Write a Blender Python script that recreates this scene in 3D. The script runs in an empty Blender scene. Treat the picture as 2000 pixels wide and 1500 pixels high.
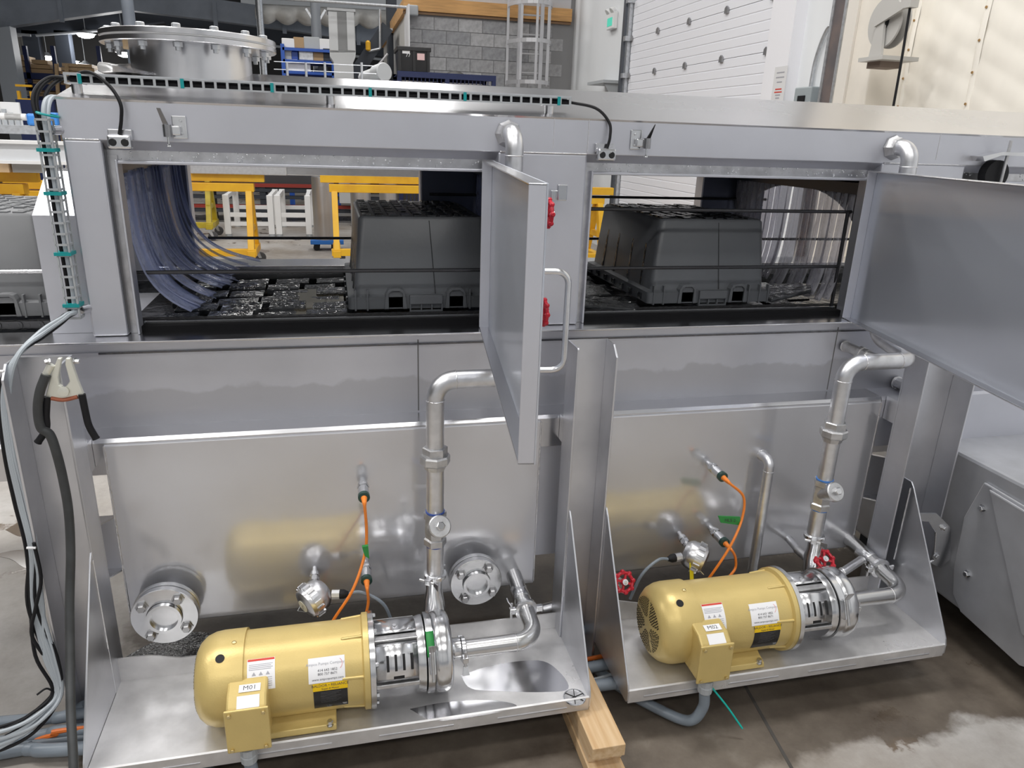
import bpy, math, random
from mathutils import Vector, Matrix
V = Vector
rnd = random.Random(7)
PI = math.pi
scene = bpy.context.scene
COL = scene.collection

# ------------------------------------------------------------------ camera
FPX = 1430.0
YAW, PITCH, ROLL = (math.radians(a) for a in (13.865, 18.771, 2.003))
EYE = V((0, 0, 1.63))
_f = V((math.sin(YAW) * math.cos(PITCH), math.cos(YAW) * math.cos(PITCH), -math.sin(PITCH)))
_r = V((math.cos(YAW), -math.sin(YAW), 0))
_u = _r.cross(_f)
RGT = _r * math.cos(ROLL) + _u * math.sin(ROLL)
UPV = _u * math.cos(ROLL) - _r * math.sin(ROLL)
FWD = _f
cam_d = bpy.data.cameras.new('camera')
cam = bpy.data.objects.new('camera', cam_d)
COL.objects.link(cam)
m = Matrix((RGT, UPV, -FWD)).transposed().to_4x4()
m.translation = EYE
cam.matrix_world = m
cam_d.sensor_width = 36
cam_d.lens = FPX / 2000 * 36
cam_d.clip_start = 0.05
cam_d.clip_end = 200
scene.camera = cam

def A(x, y, X=None, Y=None, Z=None):
    """photo pixel -> point of the place on the plane X=, Y= or Z="""
    d = RGT * ((x - 1000) / FPX) - UPV * ((y - 750) / FPX) + FWD
    if Y is not None: t = (Y - EYE.y) / d.y
    elif Z is not None: t = (Z - EYE.z) / d.z
    else: t = (X - EYE.x) / d.x
    return EYE + d * t

# ------------------------------------------------------------------ light
w = bpy.data.worlds.new('hall_air'); scene.world = w; w.use_nodes = True
bg = w.node_tree.nodes['Background']
bg.inputs[0].default_value = (0.93, 0.96, 1.0, 1); bg.inputs[1].default_value = 0.74
def ceiling_light(x, y, z, sx, sy, power, rz=0):
    l = bpy.data.lights.new('high_bay_light', 'AREA'); l.shape = 'RECTANGLE'; l.size = sx; l.size_y = sy
    l.energy = power; l.color = (1.0, 0.985, 0.96)
    o = bpy.data.objects.new('high_bay_light', l); COL.objects.link(o); o.location = (x, y, z); o.rotation_euler = (0, 0, rz)
for lx in (-6.0, -2.4, 1.2):
    for ly, pw in ((-4.2, 70), (-0.8, 38), (2.7, 115), (5.8, 46), (9.2, 42), (13.2, 68)):
        ceiling_light(lx, ly, 6.4, 1.8, 0.7, pw)
vs = scene.view_settings
vs.view_transform = 'Standard'; vs.look = 'None'; vs.gamma = 1; vs.use_curve_mapping = False
vs.exposure = 0.38

# ------------------------------------------------------------------ materials
MATS = {}
def mat(name, col, rough=0.5, metal=0.0, noise=0.0, nscale=8.0, col2=None, bump=0.0, bscale=60, rvar=0.0, stretch=None, spec=0.5, emit=None, alpha=1, coat=0, trans=0, ior=None):
    if name in MATS: return MATS[name]
    M = bpy.data.materials.new(name); M.use_nodes = True
    nt = M.node_tree; b = nt.nodes['Principled BSDF']
    b.inputs['Base Color'].default_value = (*col, 1); b.inputs['Roughness'].default_value = rough
    b.inputs['Metallic'].default_value = metal; b.inputs['Specular IOR Level'].default_value = spec
    if coat: b.inputs['Coat Weight'].default_value = coat; b.inputs['Coat Roughness'].default_value = 0.1
    if trans: b.inputs['Transmission Weight'].default_value = trans
    if ior: b.inputs['IOR'].default_value = ior
    if alpha < 1: b.inputs['Alpha'].default_value = alpha
    if emit: b.inputs['Emission Color'].default_value = (*emit[:3], 1); b.inputs['Emission Strength'].default_value = emit[3]
    if noise or rvar or bump:
        tc = nt.nodes.new('ShaderNodeTexCoord'); mp = nt.nodes.new('ShaderNodeMapping')
        nt.links.new(tc.outputs['Object'], mp.inputs[0])
        if stretch: mp.inputs['Scale'].default_value = stretch
        n = nt.nodes.new('ShaderNodeTexNoise'); n.inputs['Scale'].default_value = nscale; n.inputs['Detail'].default_value = 5
        nt.links.new(mp.outputs[0], n.inputs['Vector'])
        if noise:
            mx = nt.nodes.new('ShaderNodeMix'); mx.data_type = 'RGBA'
            c2 = col2 or tuple(c * (1 - noise) for c in col)
            mx.inputs[6].default_value = (*col, 1); mx.inputs[7].default_value = (*c2, 1)
            rp = nt.nodes.new('ShaderNodeMapRange'); rp.inputs[1].default_value = 0.38; rp.inputs[2].default_value = 0.66
            nt.links.new(n.outputs[0], rp.inputs[0]); nt.links.new(rp.outputs[0], mx.inputs[0])
            nt.links.new(mx.outputs[2], b.inputs['Base Color'])
        if rvar:
            rr = nt.nodes.new('ShaderNodeMapRange'); rr.inputs[1].default_value = 0.3; rr.inputs[2].default_value = 0.7
            rr.inputs[3].default_value = max(0.02, rough - rvar); rr.inputs[4].default_value = rough + rvar
            nt.links.new(n.outputs[0], rr.inputs[0]); nt.links.new(rr.outputs[0], b.inputs['Roughness'])
        if bump:
            n2 = nt.nodes.new('ShaderNodeTexNoise'); n2.inputs['Scale'].default_value = bscale; n2.inputs['Detail'].default_value = 3
            nt.links.new(mp.outputs[0], n2.inputs['Vector'])
            bp = nt.nodes.new('ShaderNodeBump'); bp.inputs['Strength'].default_value = bump; bp.inputs['Distance'].default_value = 0.01
            nt.links.new(n2.outputs[0], bp.inputs['Height']); nt.links.new(bp.outputs[0], b.inputs['Normal'])
    MATS[name] = M
    return M
STEEL = mat('sheet_steel', (0.69, 0.70, 0.755), 0.36, 1.0, noise=0.12, nscale=2.2, rvar=0.05)
ROOFS = mat('roof_steel', (0.66, 0.66, 0.68), 0.24, 1.0, noise=0.06, nscale=1.5, rvar=0.06)
TANKS = mat('tank_steel', (0.74, 0.745, 0.78), 0.14, 1.0, noise=0.10, nscale=1.2, rvar=0.03, bump=0.02, bscale=2.5)
def dual(M, share, rough2):
    """brushed sheet: a broad lobe mixed with a tighter one"""
    nt = M.node_tree; b = nt.nodes['Principled BSDF']; out = nt.nodes['Material Output']
    c = nt.nodes.new('ShaderNodeBsdfPrincipled'); c.inputs['Metallic'].default_value = 1; c.inputs['Roughness'].default_value = rough2
    if b.inputs['Base Color'].links: nt.links.new(b.inputs['Base Color'].links[0].from_socket, c.inputs['Base Color'])
    else: c.inputs['Base Color'].default_value = b.inputs['Base Color'].default_value
    mx = nt.nodes.new('ShaderNodeMixShader'); mx.inputs[0].default_value = share
    nt.links.new(b.outputs[0], mx.inputs[1]); nt.links.new(c.outputs[0], mx.inputs[2]); nt.links.new(mx.outputs[0], out.inputs[0])
dual(TANKS, 0.60, 0.60); dual(STEEL, 0.5, 0.65)
HOUS = mat('housing_steel', (0.66,0.67,0.70), 0.36, 1.0, noise=0.2, nscale=4, rvar=0.08); dual(HOUS, 0.65, 0.8)
LEGS = mat('leg_steel', (0.70, 0.71, 0.75), 0.40, 1.0, noise=0.14, nscale=5, rvar=0.07)
TRAYS = mat('tray_steel', (0.82, 0.815, 0.82), 0.34, 1.0, noise=0.22, nscale=9, rvar=0.08)
dual(TRAYS, 0.6, 0.75)
PIPES = mat('pipe_steel', (0.73, 0.735, 0.76), 0.36, 1.0, noise=0.15, nscale=30, rvar=0.06)
CAST = mat('cast_steel', (0.64, 0.64, 0.65), 0.42, 1.0, noise=0.2, nscale=40, bump=0.1, bscale=200)
SHINY = mat('polished_steel', (0.72, 0.725, 0.74), 0.21, 1.0, noise=0.1, nscale=20)
GALV = mat('galvanised', (0.62, 0.64, 0.67), 0.45, 0.9, noise=0.2, nscale=30)
WELD = mat('weld_bead', (0.75, 0.75, 0.77), 0.3, 1.0, bump=0.4, bscale=150)
GOLD = mat('gold_paint', (0.64, 0.49, 0.19), 0.36, 0.3, noise=0.06, nscale=12, bump=0.05, bscale=250)
BLACK = mat('black_rubber', (0.014, 0.014, 0.016), 0.5, spec=0.2)
BLKW = mat('wet_black_plastic', (0.022, 0.024, 0.027), 0.14, noise=0.4, nscale=30, bump=0.5, bscale=45)
DARK = mat('dark_hole', (0.006, 0.006, 0.007), 0.7)
TOTE = mat('tote_plastic', (0.105, 0.112, 0.122), 0.36, noise=0.12, nscale=4, bump=0.03, bscale=90)
TOTEL = mat('tote_plastic_dry', (0.22, 0.225, 0.235), 0.42, noise=0.12, nscale=4)
GREYC = mat('grey_cable', (0.42, 0.46, 0.50), 0.45)
CONDUIT = mat('grey_conduit', (0.20, 0.235, 0.275), 0.38)
ORANGE = mat('orange_cable', (0.85, 0.24, 0.03), 0.45)
TEAL = mat('teal_tie', (0.0, 0.30, 0.31), 0.4)
GREEN = mat('green_tape', (0.02, 0.24, 0.05), 0.5)
RED = mat('red_paint', (0.55, 0.012, 0.03), 0.35, noise=0.2, nscale=30)
BLUET = mat('blue_sealant', (0.05, 0.22, 0.62), 0.5)
WHITE = mat('white_label', (0.82, 0.82, 0.84), 0.5)
PRINT = mat('print_ink', (0.05, 0.05, 0.06), 0.6)
PRINTG = mat('print_grey', (0.38, 0.38, 0.42), 0.6)
PRINTR = mat('print_red', (0.62, 0.05, 0.03), 0.6)
PLATEY = mat('plate_yellow', (0.85, 0.55, 0.0), 0.5)
PLATEK = mat('plate_black', (0.012, 0.012, 0.013), 0.25)
GLASS = mat('sight_glass', (0.85, 0.88, 0.86), 0.06, trans=0.9, ior=1.45)
WOOD = mat('raw_lumber', (0.62, 0.45, 0.27), 0.65, noise=0.35, nscale=5, stretch=(12, 0.7, 12), col2=(0.50, 0.32, 0.16))
WOODB = mat('band_lumber', (0.72, 0.40, 0.15), 0.6, noise=0.3, nscale=4, stretch=(0.5, 4, 6))
YEL = mat('yellow_paint', (0.80, 0.46, 0.02), 0.42, noise=0.25, nscale=5, col2=(0.70, 0.36, 0.02))
YELO = mat('old_yellow_paint', (0.55, 0.42, 0.03), 0.5, noise=0.3, nscale=6)
WPNT = mat('white_paint', (0.80, 0.80, 0.80), 0.5)
GREYP = mat('grey_paint', (0.42, 0.44, 0.46), 0.5)
STRUCT = mat('blue_grey_beam', (0.22, 0.25, 0.30), 0.5, noise=0.2, nscale=2)
DKBEAM = mat('dark_beam', (0.030, 0.036, 0.048), 0.6)
BLUE = mat('blue_paint', (0.02, 0.07, 0.33), 0.45)
NAVY = mat('navy_paint', (0.012, 0.022, 0.09), 0.45)
CARD = mat('cardboard', (0.42, 0.28, 0.15), 0.7)
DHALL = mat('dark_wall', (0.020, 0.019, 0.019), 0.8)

def concrete():
    M = bpy.data.materials.new('wet_shade_concrete'); M.use_nodes = True; nt = M.node_tree; b = nt.nodes['Principled BSDF']
    tc = nt.nodes.new('ShaderNodeTexCoord')
    def noise(s, d=6, r=0.55):
        n = nt.nodes.new('ShaderNodeTexNoise'); n.inputs['Scale'].default_value = s; n.inputs['Detail'].default_value = d
        n.inputs['Roughness'].default_value = r; nt.links.new(tc.outputs['Object'], n.inputs['Vector']); return n
    def ramp(src, *st):
        r = nt.nodes.new('ShaderNodeValToRGB'); e = r.color_ramp.elements
        while len(e) < len(st): e.new(0.5)
        for k, (p, c) in enumerate(st): e[k].position = p; e[k].color = (*c, 1)
        nt.links.new(src, r.inputs[0]); return r
    big = ramp(noise(1.1).outputs[0], (0.36, (0.30, 0.265, 0.225)), (0.50, (0.40, 0.375, 0.35)), (0.64, (0.50, 0.485, 0.47)))
    fine = ramp(noise(9, 8, 0.7).outputs[0], (0.3, (0.72, 0.70, 0.68)), (0.7, (1, 1, 1)))
    mu = nt.nodes.new('ShaderNodeMix'); mu.data_type = 'RGBA'; mu.blend_type = 'MULTIPLY'; mu.inputs[0].default_value = 1
    nt.links.new(big.outputs[0], mu.inputs[6]); nt.links.new(fine.outputs[0], mu.inputs[7])
    # wet stains with ragged outlines
    st = ramp(noise(2.3, 7, 0.6).outputs[0], (0.60, (0, 0, 0)), (0.625, (1, 1, 1)))
    m2 = nt.nodes.new('ShaderNodeMix'); m2.data_type = 'RGBA'
    nt.links.new(st.outputs[0], m2.inputs[0]); nt.links.new(mu.outputs[2], m2.inputs[6]); m2.inputs[7].default_value = (0.15, 0.115, 0.085, 1)
    # wet floor round the washer, its shade painted into the brown; ragged front edge
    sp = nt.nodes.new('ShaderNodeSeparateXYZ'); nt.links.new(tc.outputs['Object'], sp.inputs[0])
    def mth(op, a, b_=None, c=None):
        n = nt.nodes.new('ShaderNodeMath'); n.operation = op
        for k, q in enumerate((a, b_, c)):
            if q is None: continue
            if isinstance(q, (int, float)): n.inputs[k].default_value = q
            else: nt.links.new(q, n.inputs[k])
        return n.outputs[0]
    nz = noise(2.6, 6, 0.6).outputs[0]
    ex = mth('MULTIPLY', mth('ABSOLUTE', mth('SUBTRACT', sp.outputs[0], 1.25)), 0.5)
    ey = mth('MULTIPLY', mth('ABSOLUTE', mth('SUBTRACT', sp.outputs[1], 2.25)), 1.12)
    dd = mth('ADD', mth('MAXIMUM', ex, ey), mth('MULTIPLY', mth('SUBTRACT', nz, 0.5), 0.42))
    wet = ramp(dd, (0.0, (1, 1, 1)), (0.955, (1, 1, 1)), (1.0, (0, 0, 0)))  # mask of the wet zone that also carries the painted shade
    wet_shade = ramp(noise(3.2, 8, 0.65).outputs[0], (0.35, (0.065, 0.050, 0.038)), (0.62, (0.15, 0.125, 0.10)), (0.72, (0.21, 0.185, 0.155)))
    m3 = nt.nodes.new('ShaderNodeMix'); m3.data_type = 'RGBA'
    nt.links.new(wet.outputs[0], m3.inputs[0]); nt.links.new(m2.outputs[2], m3.inputs[6]); nt.links.new(wet_shade.outputs[0], m3.inputs[7])
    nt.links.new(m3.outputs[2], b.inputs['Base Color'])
    r2 = nt.nodes.new('ShaderNodeMapRange'); r2.inputs[3].default_value = 0.5; r2.inputs[4].default_value = 0.12
    nt.links.new(st.outputs[0], r2.inputs[0]); nt.links.new(r2.outputs[0], b.inputs['Roughness'])
    bp = nt.nodes.new('ShaderNodeBump'); bp.inputs['Strength'].default_value = 0.15; bp.inputs['Distance'].default_value = 0.01
    nt.links.new(noise(30).outputs[0], bp.inputs['Height']); nt.links.new(bp.outputs[0], b.inputs['Normal'])
    return M
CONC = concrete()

def trough_mat():
    """sheet steel, wet below a ragged tide line (a stain of its own at z ~ 0.95)"""
    M = STEEL.copy(); M.name = 'trough_steel'; nt = M.node_tree; b = nt.nodes['Principled BSDF']
    old = b.inputs['Base Color'].links[0].from_socket
    tc = nt.nodes.new('ShaderNodeTexCoord'); sp = nt.nodes.new('ShaderNodeSeparateXYZ'); nt.links.new(tc.outputs['Object'], sp.inputs[0])
    n = nt.nodes.new('ShaderNodeTexNoise'); n.inputs['Scale'].default_value = 9; n.inputs['Detail'].default_value = 6
    nt.links.new(tc.outputs['Object'], n.inputs['Vector'])
    ma = nt.nodes.new('ShaderNodeMath'); ma.operation = 'MULTIPLY_ADD'; ma.inputs[1].default_value = 0.10
    nt.links.new(n.outputs[0], ma.inputs[0]); nt.links.new(sp.outputs[2], ma.inputs[2])
    cmp_ = nt.nodes.new('ShaderNodeMapRange'); cmp_.inputs[1].default_value = 0.985; cmp_.inputs[2].default_value = 0.995
    nt.links.new(ma.outputs[0], cmp_.inputs[0])
    mx = nt.nodes.new('ShaderNodeMix'); mx.data_type = 'RGBA'; mx.inputs[6].default_value = (0.44, 0.44, 0.46, 1)
    nt.links.new(cmp_.outputs[0], mx.inputs[0]); nt.links.new(old, mx.inputs[7]); nt.links.new(mx.outputs[2], b.inputs['Base Color'])
    return M
TROUGH = trough_mat()

def strip_mat(nm, col, tint, share):
    M = bpy.data.materials.new(nm); M.use_nodes = True; nt = M.node_tree; b = nt.nodes['Principled BSDF']
    b.inputs['Base Color'].default_value = (*col, 1); b.inputs['Roughness'].default_value = 0.10
    b.inputs['Specular IOR Level'].default_value = 0.9
    t = nt.nodes.new('ShaderNodeBsdfTransparent'); t.inputs[0].default_value = (*tint, 1)
    mx = nt.nodes.new('ShaderNodeMixShader'); mx.inputs[0].default_value = share
    nt.links.new(t.outputs[0], mx.inputs[1]); nt.links.new(b.outputs[0], mx.inputs[2])
    nt.links.new(mx.outputs[0], nt.nodes['Material Output'].inputs[0])
    tc = nt.nodes.new('ShaderNodeTexCoord'); n = nt.nodes.new('ShaderNodeTexNoise'); n.inputs['Scale'].default_value = 55
    nt.links.new(tc.outputs['Object'], n.inputs['Vector'])
    bp = nt.nodes.new('ShaderNodeBump'); bp.inputs['Strength'].default_value = 0.5; bp.inputs['Distance'].default_value = 0.01
    nt.links.new(n.outputs[0], bp.inputs['Height']); nt.links.new(bp.outputs[0], b.inputs['Normal'])
    return M
VINYL = strip_mat('clear_vinyl_blue', (0.44, 0.49, 0.70), (0.80, 0.84, 0.95), 0.42); VINYLC = strip_mat('clear_vinyl', (0.50, 0.50, 0.55), (0.86, 0.86, 0.90), 0.40)

# ------------------------------------------------------------------ mesh helpers
def perp(d):
    d = d.normalized(); a = V((0, 0, 1)) if abs(d.z) < 0.9 else V((0, 1, 0))
    s = d.cross(a).normalized(); return s, s.cross(d).normalized()
class MB:
    def __init__(s): s.v = []; s.f = []
    def add(s, vs, fs):
        k = len(s.v); s.v += [V(p) for p in vs]; s.f += [tuple(i + k for i in f) for f in fs]; return s
    def box(s, x0, x1, y0, y1, z0, z1):
        return s.add([(x0,y0,z0),(x1,y0,z0),(x1,y1,z0),(x0,y1,z0),(x0,y0,z1),(x1,y0,z1),(x1,y1,z1),(x0,y1,z1)],
            [(0,3,2,1),(4,5,6,7),(0,1,5,4),(1,2,6,5),(2,3,7,6),(3,0,4,7)])
    def prism(s, poly, ext):
        """polygon (3d points) swept by vector ext"""
        n = len(poly); ext = V(ext); P = [V(p) for p in poly]
        nn = V((0,0,0))
        for i in range(n): nn += P[i].cross(P[(i+1) % n])
        if nn.dot(ext) > 0: P.reverse()
        fs = [tuple(range(n)), tuple(range(2*n-1, n-1, -1))]
        fs += [(i, i+n, (i+1) % n + n, (i+1) % n) for i in range(n)]
        return s.add(P + [p + ext for p in P], fs)
    def bar(s, p, q, w, h, up=None):
        p, q = V(p), V(q); d = (q - p).normalized()
        if up is None: a, b = perp(d)
        else: a = d.cross(V(up)).normalized(); b = a.cross(d).normalized()
        a *= w / 2; b *= h / 2
        return s.prism([p-a-b, p+a-b, p+a+b, p-a+b], q - p)
    def lathe(s, o, d, prof, n=24, a0=0.0):
        o = V(o); d = V(d).normalized(); a, b = perp(d); k = len(s.v); m = len(prof)
        for t, r in prof:
            for i in range(n):
                th = a0 + 2*PI*i/n; s.v.append(o + d*t + (a*math.cos(th) + b*math.sin(th)) * max(r, 1e-5))
        for j in range(m-1):
            for i in range(n):
                i2 = (i+1) % n; s.f.append((k+j*n+i, k+j*n+i2, k+(j+1)*n+i2, k+(j+1)*n+i))
        s.f.append(tuple(k + i for i in range(n-1, -1, -1))); s.f.append(tuple(k + (m-1)*n + i for i in range(n)))
        return s
    def cyl(s, p, q, r, n=20, r2=None):
        p, q = V(p), V(q); return s.lathe(p, q-p, [(0, r), ((q-p).length, r if r2 is None else r2)], n)
    def tube(s, path, r, n=12):
        P = [V(p) for p in path]; k = len(s.v); m = len(P)
        T = [(P[min(i+1, m-1)] - P[max(i-1, 0)]).normalized() for i in range(m)]
        a, _ = perp(T[0])
        for i in range(m):
            a = (a - T[i]*a.dot(T[i])).normalized(); b = T[i].cross(a)
            rr = r[i] if isinstance(r, (list, tuple)) else r
            for j in range(n):
                th = 2*PI*j/n; s.v.append(P[i] + (a*math.cos(th) + b*math.sin(th))*rr)
        for i in range(m-1):
            for j in range(n):
                j2 = (j+1) % n; s.f.append((k+i*n+j, k+i*n+j2, k+(i+1)*n+j2, k+(i+1)*n+j))
        s.f.append(tuple(k + i for i in range(n-1, -1, -1))); s.f.append(tuple(k + (m-1)*n + i for i in range(n)))
        return s
    def torus(s, c, d, R, r, n=24, m=8, a0=0, a1=2*PI):
        c = V(c); d = V(d).normalized(); a, b = perp(d); full = abs(a1-a0-2*PI) < 1e-6
        k = len(s.v); cnt = n if full else n+1
        for i in range(cnt):
            th = a0 + (a1-a0)*i/n; e = a*math.cos(th) + b*math.sin(th)
            for j in range(m):
                ph = 2*PI*j/m; s.v.append(c + e*(R + r*math.cos(ph)) + d*(r*math.sin(ph)))
        for i in range(n):
            i2 = (i+1) % cnt
            for j in range(m):
                j2 = (j+1) % m; s.f.append((k+i*m+j, k+i2*m+j, k+i2*m+j2, k+i*m+j2))
        return s
    def grid(s, fn, nu, nv):
        k = len(s.v)
        for j in range(nv+1):
            for i in range(nu+1): s.v.append(V(fn(i/nu, j/nv)))
        for j in range(nv):
            for i in range(nu):
                q = k + j*(nu+1) + i; s.f.append((q, q+1, q+nu+2, q+nu+1))
        return s
    def build(s, name, m, parent=None, smooth=35, bev=0, local=False, solid=0):
        me = bpy.data.meshes.new(name); off = V((0,0,0))
        if parent is not None and not local:
            off = root_loc(parent)
        me.from_pydata([tuple(p - off) for p in s.v], [], s.f); me.update()
        if smooth:
            me.polygons.foreach_set('use_smooth', [True]*len(me.polygons)); me.set_sharp_from_angle(angle=math.radians(smooth))
        me.materials.append(m)
        o = bpy.data.objects.new(name, me); COL.objects.link(o)
        if parent is not None: o.parent = parent
        if solid:
            md = o.modifiers.new('solid', 'SOLIDIFY'); md.thickness = solid; md.offset = 0
        if bev:
            md = o.modifiers.new('bevel', 'BEVEL'); md.width = bev; md.segments = 2; md.limit_method = 'ANGLE'; md.angle_limit = math.radians(40)
        return o
def root_loc(o):
    t = V((0,0,0))
    while o is not None: t += o.location; o = o.parent
    return t
def tag(o, label, cat, group=None, kind=None):
    o['label'] = label; o['category'] = cat
    if group: o['group'] = group
    if kind: o['kind'] = kind
    return o
def thing(name, label, cat, loc, group=None):
    o = bpy.data.objects.new(name, None); COL.objects.link(o); o.location = loc; o.empty_display_size = 0.1
    return tag(o, label, cat, group)
def struct(o): o['kind'] = 'structure'; return o
def copy_to(o, parent, loc):
    c = o.copy(); COL.objects.link(c); c.parent = parent; c.location = loc; return c
def rpath(pts, rad, n=7):
    P = [V(p) for p in pts]; out = [P[0]]
    for i in range(1, len(P)-1):
        a = (P[i-1]-P[i]); b = (P[i+1]-P[i]); ang = a.angle(b)
        t = min(rad / math.tan(ang/2) if ang > 0.01 else rad, a.length*0.49, b.length*0.49)
        p0 = P[i] + a.normalized()*t; p1 = P[i] + b.normalized()*t
        for k in range(n+1):
            u = k/n; out.append(p0*(1-u)**2 + P[i]*2*u*(1-u) + p1*u*u) if rad <= 0 else out.append(_arc(P[i], a.normalized(), b.normalized(), t, ang, u))
    out.append(P[-1]); return out
def _arc(c, a, b, t, ang, u):
    r = t*math.tan(ang/2); bis = (a+b)
    if bis.length < 1e-6: return c + (a*(1-u)+b*u)*t
    ctr = c + bis.normalized()*(r/math.sin(ang/2)); s0 = (c + a*t) - ctr; s1 = (c + b*t) - ctr
    w = s0.angle(s1)
    return ctr + s0*(math.sin((1-u)*w)/math.sin(w)) + s1*(math.sin(u*w)/math.sin(w))
def spline(pts, n=8):
    P = [V(p) for p in pts]; P = [P[0]*2-P[1]] + P + [P[-1]*2-P[-2]]; out = []
    for i in range(1, len(P)-2):
        for k in range(n):
            t = k/n; a, b, c, d = P[i-1], P[i], P[i+1], P[i+2]
            out.append(0.5*((2*b) + (c-a)*t + (2*a-5*b+4*c-d)*t*t + (3*b-a-3*c+d)*t**3))
    out.append(P[-2]); return out
def text2d(s, size, align='CENTER'):
    cu = bpy.data.curves.new('t', 'FONT'); cu.body = s; cu.size = size; cu.align_x = align; cu.align_y = 'CENTER'; cu.resolution_u = 2
    ob = bpy.data.objects.new('t', cu); COL.objects.link(ob); dg = bpy.context.evaluated_depsgraph_get()
    me = bpy.data.meshes.new_from_object(ob.evaluated_get(dg))
    vs = [(v.co.x, v.co.y) for v in me.vertices]; fs = [tuple(p.vertices) for p in me.polygons]
    bpy.data.objects.remove(ob); bpy.data.meshes.remove(me); bpy.data.curves.remove(cu)
    return vs, fs
def bolt(mb, p, d, r=0.008, h=0.007, washer=True):
    d = V(d).normalized(); p = V(p)
    k = 1.4 if washer else 1.0
    mb.lathe(p, d, [(0, r*k), (0.0025, r*k), (0.0025, r), (0.002+h*0.8, r), (0.002+h, r*0.8)], 6)
    return mb
# ================================================================== SETTING
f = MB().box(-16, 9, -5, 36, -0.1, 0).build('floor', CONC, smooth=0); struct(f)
p0, p1 = A(1478, 1380, Z=0), A(1546, 1500, Z=0); dj = (p1 - p0)
MB().bar(p0 - dj*1.5, p1 + dj*2, 0.010, 0.002, up=(0,0,1)).build('floor_joint', mat('joint_filler', (0.06, 0.055, 0.05), 0.7), f, smooth=0)
XW = 4.1; YB = 13.1
wr = MB().box(XW, XW+0.2, -7, YB+0.3, 0, 7).build('wall_right', mat('white_wall', (0.80, 0.82, 0.84), 0.6, noise=0.04, nscale=1), smooth=0); struct(wr)
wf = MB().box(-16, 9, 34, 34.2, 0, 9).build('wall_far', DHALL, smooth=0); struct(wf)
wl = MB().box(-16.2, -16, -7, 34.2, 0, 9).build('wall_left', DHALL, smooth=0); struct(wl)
cm = MB().box(-16, 9, -7, 19.5, 7.0, 7.2).build('ceiling', mat('hall_ceiling', (0.62, 0.62, 0.62), 0.8), smooth=0); struct(cm)
for k in range(9):
    yy = -6 + 3*k; o = MB().box(-16, 9, yy, yy+0.18, 6.6, 7.0).build('ceiling_beam', STRUCT, cm, smooth=0)
wk_ = MB().box(-16, 9, -7.2, -7, 0, 7).build('wall_behind', mat('hall_wall', (0.66, 0.67, 0.68), 0.7), smooth=0); struct(wk_)
for k in range(7):
    xx = -15 + 3.6*k; MB().box(xx, xx+0.3, -7, -6.75, 0, 7).build('wall_column', STRUCT, wk_, smooth=0)
MB().box(-16, 9, -7, -6.96, 0, 1.2).build('wall_dado', mat('dado_grey', (0.25,0.26,0.28), 0.6), wk_, smooth=0)
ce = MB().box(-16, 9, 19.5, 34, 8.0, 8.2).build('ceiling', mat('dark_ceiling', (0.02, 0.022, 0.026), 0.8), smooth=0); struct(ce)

# --- garage door on the right-hand wall
door = thing('door_1', 'white sectional garage door with ribbed panels in the right wall', 'garage door', (XW-0.05, 8.7, 0)); door['kind'] = 'structure'; del door['category']
DW = mat('door_white', (0.84, 0.85, 0.90), 0.42)
dy0, dy1 = A(1501, 100, X=XW-0.05).y, A(1232, 100, X=XW-0.05).y
zs = [0.0, 0.5, 1.05, 1.6]
zj1 = A(1285, 138, X=XW-0.05).z; zj2 = A(1250, 71, X=XW-0.05).z
ph = zj2 - zj1
z = zj1 - ph*math.floor(zj1/ph)
while z < 4.2:
    mb = MB(); x0 = XW-0.05
    prof = []; nr = 5
    for k in range(nr):
        a = z + ph*k/nr; b = z + ph*(k+1)/nr
        prof += [(x0, a+(0.004 if k else 0.001)), (x0, b-0.012), (x0+0.005, b-0.009), (x0+0.005, b+0.001 if k < nr-1 else b-0.002)]
    poly = [(px, dy0, pz) for px, pz in prof] + [(x0+0.04, dy0, z+ph-0.002), (x0+0.04, dy0, z+0.001)]
    mb.prism(poly, (0, dy1-dy0, 0)); mb.build('door_panel', DW, door, smooth=0)
    z += ph
hm = MB().prism([(0,-.035,-.03),(0,.035,-.03),(0,.03,.02),(0,0,.04),(0,-.03,.02)], (-0.02,0,0))
h0 = None
for zz in (zj1, zj2):
    for k in range(5):
        yy = dy0 + 0.02 + (dy1-dy0-0.04)*k/4
        if h0 is None: h0 = hm.build('roller_hinge', mat('hinge_steel', (0.30,0.30,0.31), 0.4, 0.6), door, local=True, smooth=0); h0.location = (-0.003, yy-8.7, zz)
        else: copy_to(h0, door, (-0.003, yy-8.7, zz))
tr = thing('door_track', 'galvanised vertical guide track along the garage door', 'door track', (XW-0.1, dy1+0.1, 0))
MB().box(XW-0.10, XW-0.02, dy1+0.02, dy1+0.10, 0, 4.5).build('track_rail', GALV, tr, smooth=0)
MB().box(XW-0.13, XW-0.09, dy1+0.10, dy1+0.18, 0, 4.5).build('track_dark_angle', mat('track_dark', (0.12,0.13,0.15), 0.5, 0.6), tr, smooth=0)  # dark grey steel angle standing beside the guide rail
for zz in (zj1, zj2, zj2+ph):
    MB().box(XW-0.15, XW-0.04, dy1-0.02, dy1+0.06, zz-0.03, zz+0.03).build('track_bracket', GALV, tr, smooth=0)
sp = thing('door_spring_shelf', 'grey bent steel shelf bracket on the white wall left of the garage door', 'bracket', (XW-0.05, 10.9, 1.9))
pS = A(1195, 160, X=XW-0.02)
MB().box(XW-0.28, XW-0.001, pS.y-0.35, pS.y+0.35, pS.z-0.04, pS.z).build('shelf_plate', GREYP, sp, smooth=0)
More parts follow.
